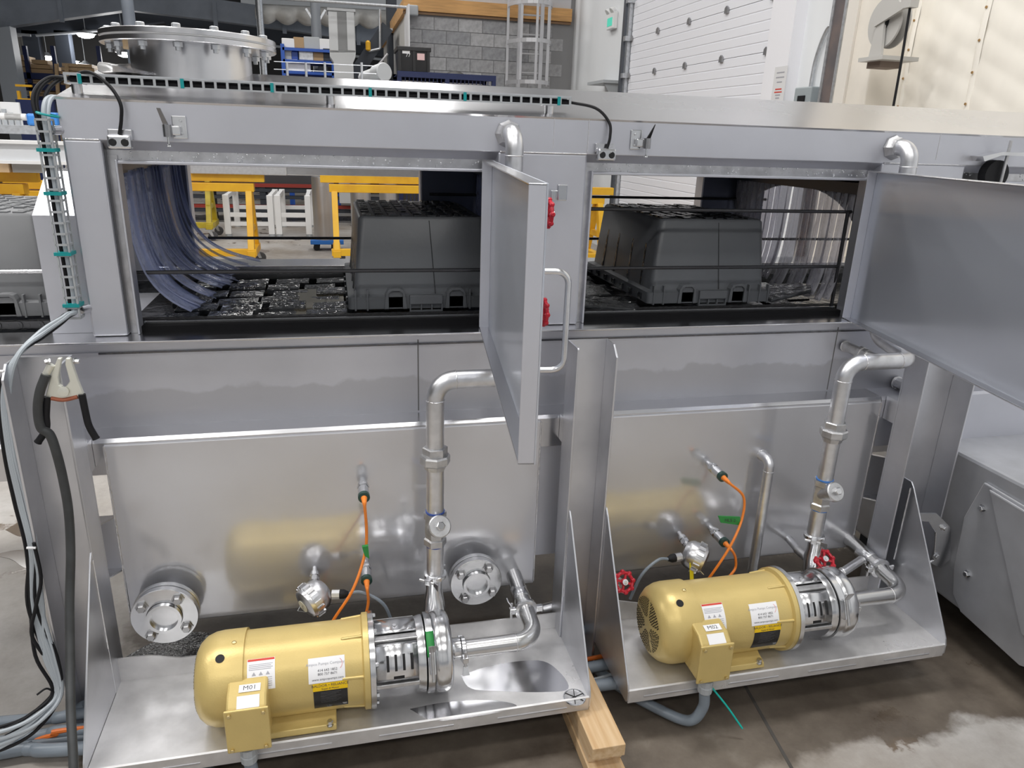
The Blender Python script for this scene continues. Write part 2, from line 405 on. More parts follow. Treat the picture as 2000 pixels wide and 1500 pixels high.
MB().prism([(XW-0.001, pS.y-0.3, pS.z-0.04),(XW-0.25, pS.y-0.3, pS.z-0.04),(XW-0.001, pS.y-0.3, pS.z-0.4)], (0, 0.03, 0)).build('shelf_brace', GREYP, sp, smooth=0)
# exit sign
pe = A(1193, 32, X=XW-0.06)
ex = thing('exit_sign', 'small white exit sign with green pictogram and twin lamps above it', 'exit sign', (XW-0.05, pe.y, pe.z-0.15))
MB().box(XW-0.07, XW-0.001, pe.y-0.14, pe.y+0.14, pe.z-0.17, pe.z+0.05).build('sign_case', WPNT, ex, smooth=0, bev=0.01)
MB().box(XW-0.074, XW-0.068, pe.y-0.10, pe.y+0.10, pe.z-0.13, pe.z-0.02).build('sign_panel', mat('exit_green', (0.05,0.45,0.33), 0.4, emit=(0.1,0.6,0.45,0.4)), ex, smooth=0)
for s in (-1, 1):
    MB().lathe((XW-0.06, pe.y+0.09*s, pe.z+0.07), (-0.6, 0, -0.5), [(-0.03,0.03),(0.0,0.05),(0.03,0.055)], 12).build('emergency_lamp', WPNT, ex)
pc = A(1215, 100, X=XW-0.02)
tag(MB().tube([(XW-0.02, pc.y, 4.5), (XW-0.02, pc.y, 2.5), (XW-0.02, pc.y-0.35, 2.0)], 0.012, 8).build('pull_cord', GREYP), 'thin cord hanging down the white wall beside the garage door', 'cord')

# --- jamb post with notice, column, conduit and switch box
yj0, yj1 = A(1546, 100, X=XW-0.1).y, A(1501, 100, X=XW-0.1).y
jp = MB().box(XW-0.12, XW+0.01, yj0, yj1, 0, 5).build('trim_1', mat('jamb_white', (0.86,0.86,0.90), 0.45), smooth=0); struct(jp)
pn = A(1522, 160, X=XW-0.125)
nt_ = thing('wall_notice', 'white paper notice with grey and red lines on the garage door jamb', 'notice', (XW-0.13, pn.y, pn.z))
MB().box(XW-0.1235, XW-0.1205, pn.y-0.10, pn.y+0.10, pn.z-0.17, pn.z+0.13).build('paper', mat('paper', (0.70,0.70,0.71), 0.6), nt_, smooth=0)
for k, (dz, wd, mm) in enumerate(((0.08,0.06,PRINTG),(0.04,0.065,PRINTG),(0.0,0.04,PRINTG),(-0.06,0.05,PRINTR),(-0.085,0.06,PRINTR),(-0.11,0.04,PRINTG),(-0.135,0.03,PRINTG))):
    MB().box(XW-0.1250, XW-0.1236, pn.y-wd, pn.y+wd, pn.z+dz-0.006, pn.z+dz+0.004).build('print_line', mm, nt_, smooth=0)
pb = A(1578, 190, X=XW-0.08)
eb = thing('disconnect_switch', 'grey electrical switch box at the foot of a metal conduit', 'switch box', (XW-0.08, pb.y, pb.z-0.1))
MB().box(XW-0.14, XW-0.001, pb.y-0.12, pb.y+0.12, pb.z-0.30, pb.z+0.08).build('box_body', mat('box_grey', (0.33,0.37,0.39), 0.45), eb, smooth=0, bev=0.01)
MB().box(XW-0.15, XW-0.139, pb.y-0.05, pb.y+0.05, pb.z-0.06, pb.z+0.01).build('box_window', BLACK, eb, smooth=0)
MB().box(XW-0.155, XW-0.10, pb.y-0.15, pb.y-0.12, pb.z-0.16, pb.z-0.04).build('switch_lever', GREYP, eb, smooth=0)
q0, q1, q2 = A(1582, 175, X=XW-0.03), A(1600, 120, X=XW-0.03), A(1628, 0, X=XW-0.03)
tag(MB().tube(spline([(XW-0.03, q0.y, q0.z), (XW-0.03, q0.y-0.02, q0.z+0.25), (XW-0.03, q1.y-0.05, q1.z+0.25), (XW-0.03, q1.y-0.25, q2.z-0.1), (XW-0.03, q1.y-0.27, q2.z+1)]), 0.016, 10).build('conduit', GALV), 'bent metal conduit rising from the grey switch box', 'conduit')
yc0, yc1 = A(1642, 100, X=XW-0.12).y, A(1618, 100, X=XW-0.12).y
cs = thing('steel_channel_post', 'grey steel channel post with rusty web beside the cream column', 'post', (XW-0.1, yc0, 0))
MB().box(XW-0.13, XW-0.001, yc0+0.01, yc1-0.01, 0, 5).build('web', mat('rusty_web', (0.17,0.13,0.12), 0.6, noise=0.5, nscale=3, col2=(0.08,0.08,0.09)), cs, smooth=0)
for yy in (yc0, yc1): MB().box(XW-0.14, XW-0.001, yy-0.015, yy+0.015, 0, 5).build('flange', GALV, cs, smooth=0)
yk0, yk1 = A(1702, 100, X=XW-0.30).y, A(1650, 100, X=XW-0.30).y
CREAM = mat('cream_paint', (0.80, 0.75, 0.67), 0.5, noise=0.1, nscale=3)
cc = MB().box(XW-0.30, XW-0.001, yk0-0.02, yk1+0.01, 0, 5.5).build('trim_2', CREAM, smooth=0, bev=0.01); struct(cc)
tag(MB().box(XW-0.32, XW-0.301, yk1-0.10, yk1+0.02, 0, 5.5).build('angle_flashing', mat('flashing', (0.74,0.70,0.64), 0.4), smooth=0), 'cream metal corner flashing folded along the cream column', 'flashing')

# --- insulated curtain
def curtain(u, v):
    yy = 5.55 - 3.6*u; zz = 0.02 + 4.6*v
    seam = min(abs((u*3.6) % 0.62 - 0.31), 1)
    x = XW - 0.02 - 0.03*math.sin(PI*((u*3.6) % 0.62)/0.62) - 0.006*abs(math.sin(5*zz + 9*yy)) - 0.005*abs(math.sin(13*zz - 9*yy + 2*math.sin(3*zz))) - 0.004*abs(math.sin(7*zz + 23*yy))
    return (x, yy, zz)
CURT = mat('cream_tarp', (0.92, 0.88, 0.80), 0.42, noise=0.03, nscale=3, bump=0.06, bscale=3.5, stretch=(1, 2.4, 0.9))
ct = thing('insulated_curtain', 'cream quilted tarpaulin curtain hanging on the right side', 'curtain', (XW, 3.8, 0))
MB().grid(curtain, 220, 200).build('tarpaulin', CURT, ct, smooth=180)
k = 0; yy = 5.55
while yy > 2.3:
    o = MB().grid(lambda u, v: (XW-0.035-0.012*math.sin(PI*u)-0.004*math.sin(40*v), yy-0.05*u+0.025+0.006*math.sin(17*v), 0.02+4.6*v), 4, 60).build('seam_band', CURT, ct, smooth=180)
    for zz in [0.4+0.19*i for i in range(20)]:
        if k == 0: g0 = MB().lathe((0,0,0), (-1,0,0), [(0,0.009),(0.005,0.008)], 8).build('eyelet', mat('brass_eyelet', (0.45,0.28,0.12), 0.4, 0.6), ct, local=True); g0.location = (-0.05, yy-3.8, zz); k = 1
        elif 1.6 < zz < 3.0: copy_to(g0, ct, (-0.05, yy-3.8, zz))
    yy -= 0.62

# --- hose reel on the column
pr_ = A(1727, 44, X=XW-0.5)
hr = thing('hose_reel', 'pale grey wall hose reel with black hose hanging down', 'hose reel', (XW-0.4, pr_.y, pr_.z))
RG = mat('reel_grey', (0.48,0.47,0.45), 0.45)
MB().lathe((XW-0.50, pr_.y, pr_.z), (1,0,0), [(0,0.05),(0,0.155),(0.010,0.16),(0.010,0.06),(0.07,0.06),(0.07,0.155),(0.08,0.155),(0.08,0.04)], 40).build('spool', RG, hr)
MB().lathe((XW-0.52, pr_.y, pr_.z), (1,0,0), [(0,0.04),(0.03,0.05)], 16).build('hub', BLACK, hr)
MB().bar((XW-0.53, pr_.y+0.05, pr_.z), (XW-0.53, pr_.y-0.24, pr_.z+0.09), 0.02, 0.05, up=(0,0,1)).build('guide_arm', RG, hr, smooth=0)
MB().box(XW-0.56, XW-0.50, pr_.y-0.29, pr_.y-0.22, pr_.z+0.05, pr_.z+0.13).build('guide_roller', RG, hr, smooth=0)
MB().prism([(XW-0.53, pr_.y-0.06, pr_.z-0.21),(XW-0.53, pr_.y+0.06, pr_.z-0.21),(XW-0.53, pr_.y+0.03, pr_.z+0.03),(XW-0.53, pr_.y-0.03, pr_.z+0.03)], (0.02,0,0)).build('stand', RG, hr, smooth=0)
MB().box(XW-0.56, XW-0.28, pr_.y-0.12, pr_.y+0.12, pr_.z-0.235, pr_.z-0.21).build('wall_shelf', RG, hr, smooth=0)
MB().box(XW-0.5, XW-0.34, pr_.y-0.03, pr_.y+0.10, pr_.z-0.275, pr_.z-0.235).build('mount_block', mat('brown_block',(0.2,0.15,0.12),0.6), hr, smooth=0)
MB().tube(spline([(XW-0.53, pr_.y-0.255, pr_.z+0.05), (XW-0.53, pr_.y-0.27, pr_.z-0.4), (XW-0.52, pr_.y-0.26, pr_.z-1.2), (XW-0.52, pr_.y-0.25, 0.3)]), 0.008, 10).build('hose', BLACK, hr)

# --- concrete block room at the back
xb0 = A(800, 100, Y=YB).x
BLK = mat('concrete_block', (0.42,0.42,0.43), 0.8, noise=0.25, nscale=14, bump=0.3, bscale=60)
BLK2 = mat('concrete_block_pale', (0.50,0.50,0.51), 0.8, noise=0.25, nscale=14, bump=0.3, bscale=60)
BLK3 = mat('concrete_block_dull', (0.36,0.365,0.38), 0.8, noise=0.25, nscale=14, bump=0.3, bscale=60)
MORT = mat('mortar', (0.27,0.27,0.275), 0.9)
wb = MB().box(xb0, XW, YB, YB+0.2, 0, 5).build('wall_rear', MORT, smooth=0); struct(wb)
pro = [MB().box(-0.196,0.196,-0.010,0.05,-0.095,0.095).build('block', mm, wb, local=True, smooth=0, bev=0.006) for mm in (BLK,BLK2,BLK3)]
prh = MB().box(-0.096,0.096,-0.010,0.05,-0.095,0.095).build('block', BLK, wb, local=True, smooth=0, bev=0.006)
used = [0,0,0]; uh = 0
for r in range(8, 17):
    zc = 0.2*r + 0.1
    xs = [xb0 + 0.2 + 0.4*i + (0.2 if r % 2 else 0) for i in range(8)]
    if r % 2:
        if not uh: prh.location = (xb0+0.1, YB, zc); uh = 1
        else: copy_to(prh, wb, (xb0+0.1, YB, zc))
    for x in xs:
        if x + 0.2 > XW: continue
        k = rnd.choice((0,0,1,2))
        if not used[k]: pro[k].location = (x, YB, zc); used[k] = 1
        else: copy_to(pro[k], wb, (x, YB, zc))
zw0, zw1 = A(900, 28, Y=YB-0.05).z, A(900, 6, Y=YB-0.05).z
MB().box(xb0-0.1, XW-0.08, YB-0.10, YB-0.01, zw0, zw1+0.03).build('wood_band', WOODB, wb, smooth=0)
MB().box(xb0-0.1, XW-0.08, YB-0.06, YB-0.01, zw0-0.04, zw0-0.005).build('band_moulding', mat('moulding_dark',(0.25,0.15,0.08),0.6), wb, smooth=0)
MB().box(xb0-0.1, XW-0.08, YB-0.02, YB-0.0, zw1+0.04, 5).build('upper_siding', mat('siding',(0.60,0.60,0.62),0.6), wb, smooth=0)
# side wall of the block room (receding, white) with raking wood rail
ysd = YB + 5.5
ws = MB().box(xb0-0.04, xb0-0.005, YB, ysd, 0, zw0).build('wall_side', mat('offwhite_wall',(0.68,0.67,0.64),0.6), smooth=0); struct(ws)
MB().box(xb0-0.10, xb0-0.041, YB, ysd, zw0-0.03, zw1).build('wood_band', WOODB, ws, smooth=0)
jb = A(806, 22, Y=YB-0.12)
tag(MB().box(jb.x-0.10, jb.x+0.08, YB-0.22, YB-0.105, jb.z-0.07, jb.z+0.08).build('junction_box', GREYP, smooth=0, bev=0.02), 'small grey junction box at the left end of the orange wood band', 'junction box')
tag(MB().tube([A(806, 15, Y=YB-0.15), A(650, 4, Y=YB-0.15), A(500, -6, Y=YB-0.15)], 0.022, 8).build('overhead_conduit', GALV), 'metal conduit running left from the grey junction box', 'conduit')
wn = A(795, 55, X=xb0-0.05)
tag(MB().box(xb0-0.06, xb0-0.041, wn.y-0.35, wn.y+0.35, wn.z-0.3, wn.z+0.3).build('wall_poster', WHITE, smooth=0), 'white sheet fixed on the receding white wall of the block room', 'poster')

# --- ladder with safety cage
yl = YB - 0.55
l0, l1, l2, l3 = A(997, 90, Y=yl), A(1010, 90, Y=yl+0.3), A(1056, 90, Y=yl+0.3), A(1080, 90, Y=yl)
ld = thing('caged_ladder', 'grey steel wall ladder with hooped safety cage on the block wall', 'ladder', ((l0.x+l3.x)/2, yl, 0))
ALU = mat('dull_aluminium', (0.60,0.60,0.62), 0.4, 0.6)
for x in (l1.x+0.03, l2.x): MB().box(x-0.03, x+0.03, yl+0.26, yl+0.32, 0.0, 4.6).build('stile', ALU, ld, smooth=0)
for k in range(15):
    zz = 0.3 + 0.29*k; MB().cyl((l1.x+0.03, yl+0.29, zz), (l2.x, yl+0.29, zz), 0.014, 8).build('rung', ALU, ld)
cxm = (l0.x + l3.x)/2; rx = (l3.x - l0.x)/2
for zz in (A(1040, 162, Y=yl).z, A(1040, 82, Y=yl).z, A(1040, 8, Y=yl).z):
    mb = MB()
    pts = [(cxm - rx*math.cos(t), yl+0.25 - 0.55*math.sin(t), zz) for t in [PI*i/14 for i in range(15)]]
    for a, b in zip(pts, pts[1:]): mb.bar(a, b, 0.012, 0.06, up=(0,0,1))
    mb.build('cage_hoop', ALU, ld, smooth=0)
for t in (0.0, PI*0.28, PI*0.5, PI*0.72, PI):
    x, y = cxm - rx*math.cos(t)*0.98, yl+0.25 - 0.55*math.sin(t)*0.98
    MB().box(x-0.02, x+0.02, y-0.008, y+0.008, A(1040,166,Y=yl).z, 4.6).build('cage_strap', ALU, ld, smooth=0)

# --- blue mesh cage cart with a black crate on it, hard hat-like lid
yk = YB - 1.3
c0, c1 = A(780, 150, Y=yk), A(965, 155, Y=yk)
zt = A(870, 143, Y=yk).z
cg = thing('mesh_cage', 'navy steel mesh storage cage standing against the block wall', 'cage', ((c0.x+c1.x)/2, yk+0.4, 0))
MESH = mat('mesh_fill', (0.06,0.055,0.05), 0.6, noise=0.6, nscale=60)
for x in (c0.x, (c0.x+c1.x)/2, c1.x):
    MB().box(x-0.03, x+0.03, yk, yk+0.06, 0, zt).build('cage_post', NAVY, cg, smooth=0)
    MB().box(x-0.03, x+0.03, yk+0.74, yk+0.8, 0, zt).build('cage_post', NAVY, cg, smooth=0)
MB().box(c0.x-0.03, c1.x+0.03, yk-0.005, yk+0.06, zt-0.08, zt).build('cage_rail', NAVY, cg, smooth=0)
MB().box(c0.x-0.03, c1.x+0.03, yk+0.74, yk+0.8, zt-0.08, zt).build('cage_rail', NAVY, cg, smooth=0)
MB().box(c0.x-0.02, c1.x+0.02, yk+0.03, yk+0.77, zt-0.045, zt-0.035).build('cage_top', NAVY, cg, smooth=0)
for k in range(24):
    x = c0.x + (c1.x-c0.x)*(k+0.5)/24
    MB().box(x-0.006, x+0.006, yk+0.02, yk+0.032, 0.4, zt-0.07).build('mesh_wire', NAVY, cg, smooth=0)
MB().box(c0.x, c1.x, yk+0.3, yk+0.7, 0.4, zt-0.12).build('stored_goods', MESH, cg, smooth=0)
k0, k1 = A(778, 138, Y=yk+0.1), A(839, 95, Y=yk+0.1)
cr = thing('black_crate', 'black plastic crate with white stickers on top of the navy cage', 'crate', ((k0.x+k1.x)/2, yk+0.35, zt))
CB = mat('black_crate_plastic', (0.02,0.02,0.022), 0.35, noise=0.3, nscale=8)
h = k1.z - zt
MB().prism([(k0.x+0.02, yk+0.1, zt+0.001),(k1.x-0.02, yk+0.1, zt+0.001),(k1.x, yk+0.08, zt+h),(k0.x, yk+0.08, zt+h)], (0,0.55,0)).build('crate_body', CB, cr, smooth=0, bev=0.01)
MB().box(k0.x-0.02, k1.x+0.02, yk+0.06, yk+0.66, zt+h-0.05, zt+h+0.01).build('crate_rim', CB, cr, smooth=0, bev=0.008)
for x in (k0.x+0.02, (k0.x+k1.x)/2, k1.x-0.02): MB().box(x-0.02, x+0.02, yk+0.065, yk+0.1, zt+0.01, zt+h-0.05).build('crate_rib', CB, cr, smooth=0)
def sticker(px, py, wd, hg, m, parent, Y, nm='sticker'):
    p = A(px, py, Y=Y); return MB().box(p.x-wd/2, p.x+wd/2, Y-0.004, Y, p.z-hg/2, p.z+hg/2).build(nm, m, parent, smooth=0)
sticker(793, 101, 0.11, 0.05, WHITE, cr, yk+0.078); sticker(822, 111, 0.11, 0.09, mat('pink_sticker',(0.8,0.55,0.55),0.5), cr, yk+0.078)
tv, tf = text2d('77', 0.07); p = A(797, 108, Y=yk+0.076)
MB().add([(p.x+a, yk+0.076, p.z+b) for a, b in tv], tf).build('crate_number', WHITE, cr, smooth=0)
p = A(890, 142, Y=yk+0.3)
tag(MB().lathe((p.x, yk+0.35, zt+0.001), (0,0,1), [(0,0.15),(0.015,0.15),(0.05,0.09),(0.065,0.0)], 20).build('cap', mat('dark_cap',(0.06,0.06,0.06),0.5)), 'dark round cap lying on the navy mesh cage', 'cap')
# ================================================================== FAR HALL
YF = 22.0
def PX(pts, Y, dy, m, name, parent=None, smooth=0):
    """outline at depth Y given a real depth dy"""
    P = [A(x, y, Y=Y) for x, y in pts]
    return MB().prism(P, (0, dy, 0)).build(name, m, parent, smooth=smooth)
raf = thing('roof_frame', 'blue-grey steel gable frame spanning the dark hall at the back', 'steel frame', (-4, YF, 0))
PX([(-60,62),(12,52),(248,19),(248,-30),(100,-25),(-60,-20)], YF, 0.35, STRUCT, 'rafter', raf)
PX([(248,19),(420,40),(560,58),(775,92),(775,52),(560,18),(420,-2),(248,-30)], YF, 0.35, STRUCT, 'rafter', raf)
def vpost(px, py, wd, Y, m, name, parent, z1=5.5, dy=0.3, z0=0):
    p = A(px, py, Y=Y); return MB().box(p.x-wd/2, p.x+wd/2, Y, Y+dy, z0, z1).build(name, m, parent, smooth=0)
vpost(8, 100, 0.42, YF, mat('column_grey',(0.32,0.35,0.39),0.4), 'column', raf, A(8,40,Y=YF).z, 0.4)
for x, y in ((118, 21), (420, 30), (555, 45), (700, 68)):
    p = A(x, y, Y=YF-0.03); MB().box(p.x-0.05, p.x+0.05, YF-0.04, YF, p.z-0.25, p.z+0.3).build('stiffener', STRUCT, raf, smooth=0)
raf2 = thing('inner_frame', 'dark steel portal frame farther back in the hall', 'steel frame', (-4, 27, 0))
PX([(-60,78),(60,66),(130,66),(320,42),(330,55),(760,112),(760,92),(330,28),(250,20),(60,42),(-60,50)], 27, 0.35, DKBEAM, 'rafter', raf2)
vpost(66, 120, 0.42, 27, mat('column_dark',(0.06,0.07,0.09),0.5), 'column', raf2, A(66,60,Y=27).z, 0.4)
vpost(127, 120, 0.38, 27, MATS['column_dark'], 'column', raf2, A(127,60,Y=27).z, 0.4)
for a, b in (((-20,62),(60,69)),((70,69),(200,59)),((235,52),(420,75)),((420,75),(760,118))):
    pa, pb2 = A(*a, Y=26.8), A(*b, Y=26.8)
    MB().cyl(pa, pb2, 0.04, 8).build('sprinkler_pipe', GREYP, raf2)
# white roof insulation above the rafter
def insul(u, v):
    p = A(500 + 262*u, 8 + 27*v + 13*u, Y=21.5); q = 0.12*abs(math.sin(u*6.5*PI))
    return (p.x, 21.5 - 0.35*math.sin(PI*min(v,1))*(0.5+q*3), p.z - q*v)
tag(MB().grid(insul, 80, 8).build('roof_insulation', mat('insulation_white',(0.80,0.78,0.74),0.8, noise=0.2, nscale=4), smooth=180, solid=0.03), 'bulging white roof insulation along the blue-grey rafter', 'insulation')
wu = MB().box(-2.2, 4.4, 23.2, 23.4, A(600,22,Y=23.2).z, 9).build('wall_upper', mat('upper_cladding',(0.74,0.76,0.77),0.6, noise=0.05, nscale=3), smooth=0); struct(wu)
# high-bay lamps, each gives its own light
LAMPS = [(167,66,27,'largest lit lamp under the rafters, left of the flanged stack'),(92,110,30,'lit lamp between the two dark columns'),(140,119,31,'lit lamp just right of the second dark column'),(167,126,31,'lit lamp low beside the flanged stack foot'),(243,103,26,'lit lamp peeping under the stack flange')]
for i, (x, y, Y, lab) in enumerate(LAMPS):
    p = A(x, y, Y=Y); t = thing('high_bay_lamp', lab, 'lamp', p, 'high-bay lamps in the dark hall')
    s = 0.26 if i == 0 else 0.22
    MB().lathe(p + V((0,0,0.12)), (0,0,-1), [(0,0.06),(0.05,0.10),(0.12,s+0.04),(0.13,s)], 16).build('lamp_housing', GREYP, t)
    MB().lathe(p + V((0,0,-0.005)), (0,0,-1), [(0,s),(0.08,s*0.8),(0.12,s*0.3)], 16).build('lamp_glow', mat('lamp_light',(1,1,1),0.5, emit=(1,0.97,0.9,14)), t)
    MB().cyl(p + V((0,0,0.12)), (p.x, p.y, 8.0), 0.012, 6).build('hanger_rod', GREYP, t)
    l = bpy.data.lights.new('lamp_light', 'POINT'); l.energy = 60; l.shadow_soft_size = 0.3; lo = bpy.data.objects.new('lamp_light', l); COL.objects.link(lo); lo.parent = t; lo.location = (0,0,-0.3)
# poles
def pole(px, py, r, Y, m, label, z1=8, py0=None):
    p = A(px, py, Y=Y); tag(MB().cyl((p.x, Y, 0), (p.x, Y, z1), r, 12).build('steel_pole', m), label, 'pole')
    return p
pole(249, 10, 0.10, 15, STRUCT, 'blue-grey pole rising behind the flanged stack', 6.59)
pole(508, 40, 0.085, 21, GALV, 'thin galvanised pole right of the flanged stack', 7.9)
pp = pole(618, 60, 0.10, 17, mat('pole_grey',(0.28,0.30,0.33),0.45), 'grey pole with V brace in front of the blue shelf', 6.59)
for s in (-1, 1):
    a = A(618, 50, Y=17); tag(MB().bar((a.x, 17, a.z), (a.x + s*0.19, 17, a.z+0.3), 0.05, 0.04).build('pole_brace', GALV, smooth=0), 'short slanted brace on the %s of the grey pole' % ('left' if s < 0 else 'right'), 'brace')
# back lumber rack on the left
rk = thing('pallet_rack', 'blue-beamed pallet rack with lumber in the dark hall on the left', 'rack', (-8, 24, 0))
for x in (22, 58, 112, 200):
    vpost(x, 160, 0.10, 24, NAVY, 'rack_upright', rk, A(x, 90, Y=24).z, 0.1)
    vpost(x, 160, 0.10, 25.1, NAVY, 'rack_upright', rk, A(x, 90, Y=25.1).z, 0.1)
beams = []
for y in (151, 172, 196, 222):
    p, q = A(15, y, Y=24), A(205, y, Y=24); zz = A(110, y, Y=24).z
    MB().box(p.x, q.x, 24, 24.08, zz-0.07, zz+0.07).build('rack_beam', NAVY, rk, smooth=0); MB().box(p.x, q.x, 25.1, 25.18, zz-0.07, zz+0.07).build('rack_beam', NAVY, rk, smooth=0)
    MB().box(p.x, q.x, 24.0, 25.18, zz+0.071, zz+0.09).build('rack_deck', NAVY, rk, smooth=0)
    beams.append(zz)
LUM = [(25,60,151,0.45,'raw_lumber'),(62,105,151,0.35,'cardboard'),(120,190,151,0.3,'raw_lumber'),(30,110,172,0.18,'raw_lumber'),(120,190,172,0.22,'cardboard'),(25,70,196,0.15,'white_paint'),(75,150,196,0.2,'cardboard')]
for i, (x0, x1, y, h, mm) in enumerate(LUM):
    zz = A(110, y, Y=24).z + 0.092; a, b = A(x0, y, Y=24.1), A(x1, y, Y=24.1)
    t = thing('lumber_stack', 'stacked %s on the %s of the dark pallet rack, %s' % ({'raw_lumber':'boards','cardboard':'brown boxes','white_paint':'white sheets'}[mm], {151:'top beam',172:'second beam',196:'third beam'}[y], 'left bay' if x0 < 50 else ('middle bay' if x0 < 115 else 'right bay')), 'stack', ((a.x+b.x)/2, 24.5, zz))
    n = 3
    for k in range(n):
        MB().box(a.x+0.03*k, b.x-0.05*k, 24.1, 25.0, zz+h*k/n, zz+h*(k+1)/n-0.015).build('board', MATS[mm], t, smooth=0)
for x in (92, 112):
    p = A(x, 150, Y=23.5); tag(MB().bar((p.x, 23.5, 0), (p.x+0.15, 23.9, p.z+0.35), 0.08, 0.08).build('leaning_post', WOOD, smooth=0), 'pale timber post leaning on the rack, %s one' % ('left' if x == 92 else 'right'), 'timber')
pw = [A(x, y, Y=29) for x, y in ((25,68),(52,66),(60,125),(32,128))]
ps_ = thing('wall_sheet', 'pale ribbed metal sheet wall between the left columns', 'cladding', (pw[0].x, 29, 0))
for k in range(4):
    a, b = pw[0].lerp(pw[1], k/4), pw[0].lerp(pw[1], (k+0.9)/4); MB().box(a.x, b.x, 29, 29.1, 0, a.z).build('sheet_rib', mat('pale_sheet',(0.26,0.25,0.23),0.6), ps_, smooth=0)
# yellow ladder, left
p = A(52, 200, Y=17)
yl_ = thing('yellow_step_ladder', 'yellow ladder standing far back on the left edge', 'ladder', (p.x, 17, 0))
zt = A(52, 178, Y=17).z
for s in (-1, 1): MB().bar((p.x+0.14*s, 17, 0), (p.x+0.11*s-0.03, 17.1, zt), 0.05, 0.07).build('stile', YEL, yl_, smooth=0)
for k in range(9): MB().box(p.x-0.15, p.x+0.13, 17.0, 17.06, 0.25*k+0.2, 0.25*k+0.24).build('rung', YEL, yl_, smooth=0)
# blue shelf with goods
YS = 16.0
s0, s1 = A(552, 100, Y=YS), A(650, 100, Y=YS)
bs = thing('blue_shelf', 'blue steel shelf full of small goods behind the washer roof', 'shelf', ((s0.x+s1.x)/2, YS+0.3, 0))
SHB = mat('shelf_blue',(0.02,0.09,0.42),0.45)
zs = [A(600, y, Y=YS).z for y in (95, 118, 140, 162)]
for x in (s0.x, s1.x):
    for yy in (YS, YS+0.6): MB().box(x-0.035, x+0.035, yy-0.03, yy+0.03, 0, zs[0]+0.06).build('upright', SHB, bs, smooth=0)
for zz in zs:
    MB().box(s0.x, s1.x, YS-0.03, YS+0.63, zz-0.05, zz).build('shelf_board', SHB, bs, smooth=0)
goods = [(565,0,0.25,0.17,'white_paint'),(585,0,0.2,0.2,'cardboard'),(610,0,0.3,0.22,'grey_paint'),(640,0,0.3,0.2,'white_paint'),(562,1,0.18,0.2,'grey_paint'),(575,1,0.14,0.16,'blue_paint'),(598,1,0.28,0.18,'galvanised'),(622,1,0.2,0.22,'cardboard'),(640,1,0.2,0.25,'dark_beam'),(570,2,0.22,0.22,'white_paint'),(592,2,0.26,0.15,'white_label'),(630,2,0.2,0.12,'dark_beam')]
nm = {'white_paint':'white carton','cardboard':'brown carton','grey_paint':'grey tub','blue_paint':'blue tin','galvanised':'silver duct piece','dark_beam':'dark bin','white_label':'white paper pack'}
for px, lv, wd, h, mm in goods:
    p = A(px, 100, Y=YS+0.2)
    tag(MB().box(p.x-wd/2, p.x+wd/2, YS+0.05, YS+0.4, zs[lv]+0.001, zs[lv]+h).build('shelf_goods', MATS[mm], smooth=0, bev=0.015), '%s on the %s of the blue shelf, %s' % (nm[mm], ('top board','second board','third board')[lv], 'left side' if px < 580 else ('middle' if px < 615 else 'right side')), 'box', 'goods on the blue shelf')
# grey hopper duct
YH = 13.5
hp = thing('grey_hopper', 'tall grey sheet metal hopper narrowing to a chute behind the washer', 'hopper', (A(668,100,Y=YH).x, YH, 0))
HG = mat('hopper_grey', (0.42,0.43,0.44), 0.45, 0.3)
PX([(641,20),(692,20),(695,101),(644,101)], YH, 0.5, HG, 'hopper_box', hp)
PX([(644,102),(695,102),(694,112),(689,124),(652,122),(645,110)], YH, 0.48, mat('hopper_pale',(0.55,0.56,0.57),0.45,0.3), 'hopper_cone', hp)
zc = A(670,123,Y=YH).z; a, b = A(652,123,Y=YH), A(690,123,Y=YH)
MB().box(a.x, b.x, YH, YH+0.46, 0.4, zc).build('chute', MATS['hopper_pale'], hp, smooth=0)
a, b = A(661,98,Y=YH-0.005), A(676,24,Y=YH-0.005); MB().box(a.x, b.x, YH-0.012, YH, a.z, b.z).build('sight_panel', mat('panel_grey',(0.25,0.255,0.26),0.5), hp, smooth=0)
for x0, x1 in ((644,658),(679,691)):
    a, b = A(x0,98,Y=YH-0.005), A(x1,24,Y=YH-0.005); MB().box(a.x, b.x, YH-0.02, YH, a.z, b.z).build('side_channel', MATS['hopper_pale'], hp, smooth=0)
MB().box(A(639,19,Y=YH).x, A(694,19,Y=YH).x, YH-0.03, YH+0.52, A(668,22,Y=YH).z, A(668,17,Y=YH).z).build('top_rim', HG, hp, smooth=0)
# railing posts behind the roof and motor drum
YR = 2.935
rl = thing('guard_rail', 'low grey guard rail with wires just behind the washer roof', 'railing', (A(620,140,Y=YR).x, YR, 0))
for x in (560, 597, 634, 706):
    p = A(x, 122, Y=YR); MB().cyl((p.x, YR, 1.69), (p.x, YR, p.z), 0.0045, 10).build('rail_post', GALV, rl)
for y in (121, 136):
    MB().tube([A(535, y-1, Y=YR), A(735, y+8, Y=YR)], 0.0014, 6).build('rail_wire', GALV, rl)
pd, qd = A(722,150,Y=3.06), A(752,140,Y=2.98)
MBX = 1
dr = thing('grey_motor_drum', 'grey cylindrical drum with round end cap behind the washer roof', 'drum', (qd.x, 3.0, qd.z))
MB().cyl(pd + V((-0.02,0.03,-0.007)), pd.lerp(qd,0.55), 0.026, 20).build('drum_body', HG, dr)
MB().lathe(pd.lerp(qd,0.5), qd-pd+V((0,-0.02,0)), [(0,0.033),(0.05,0.033),(0.053,0.030),(0.054,0.0)], 24).build('drum_cap', HG, dr)
MB().box(pd.x-0.03, pd.x+0.02, 2.951, 3.08, pd.z-0.045, pd.z-0.02).build('drum_stand', HG, dr)
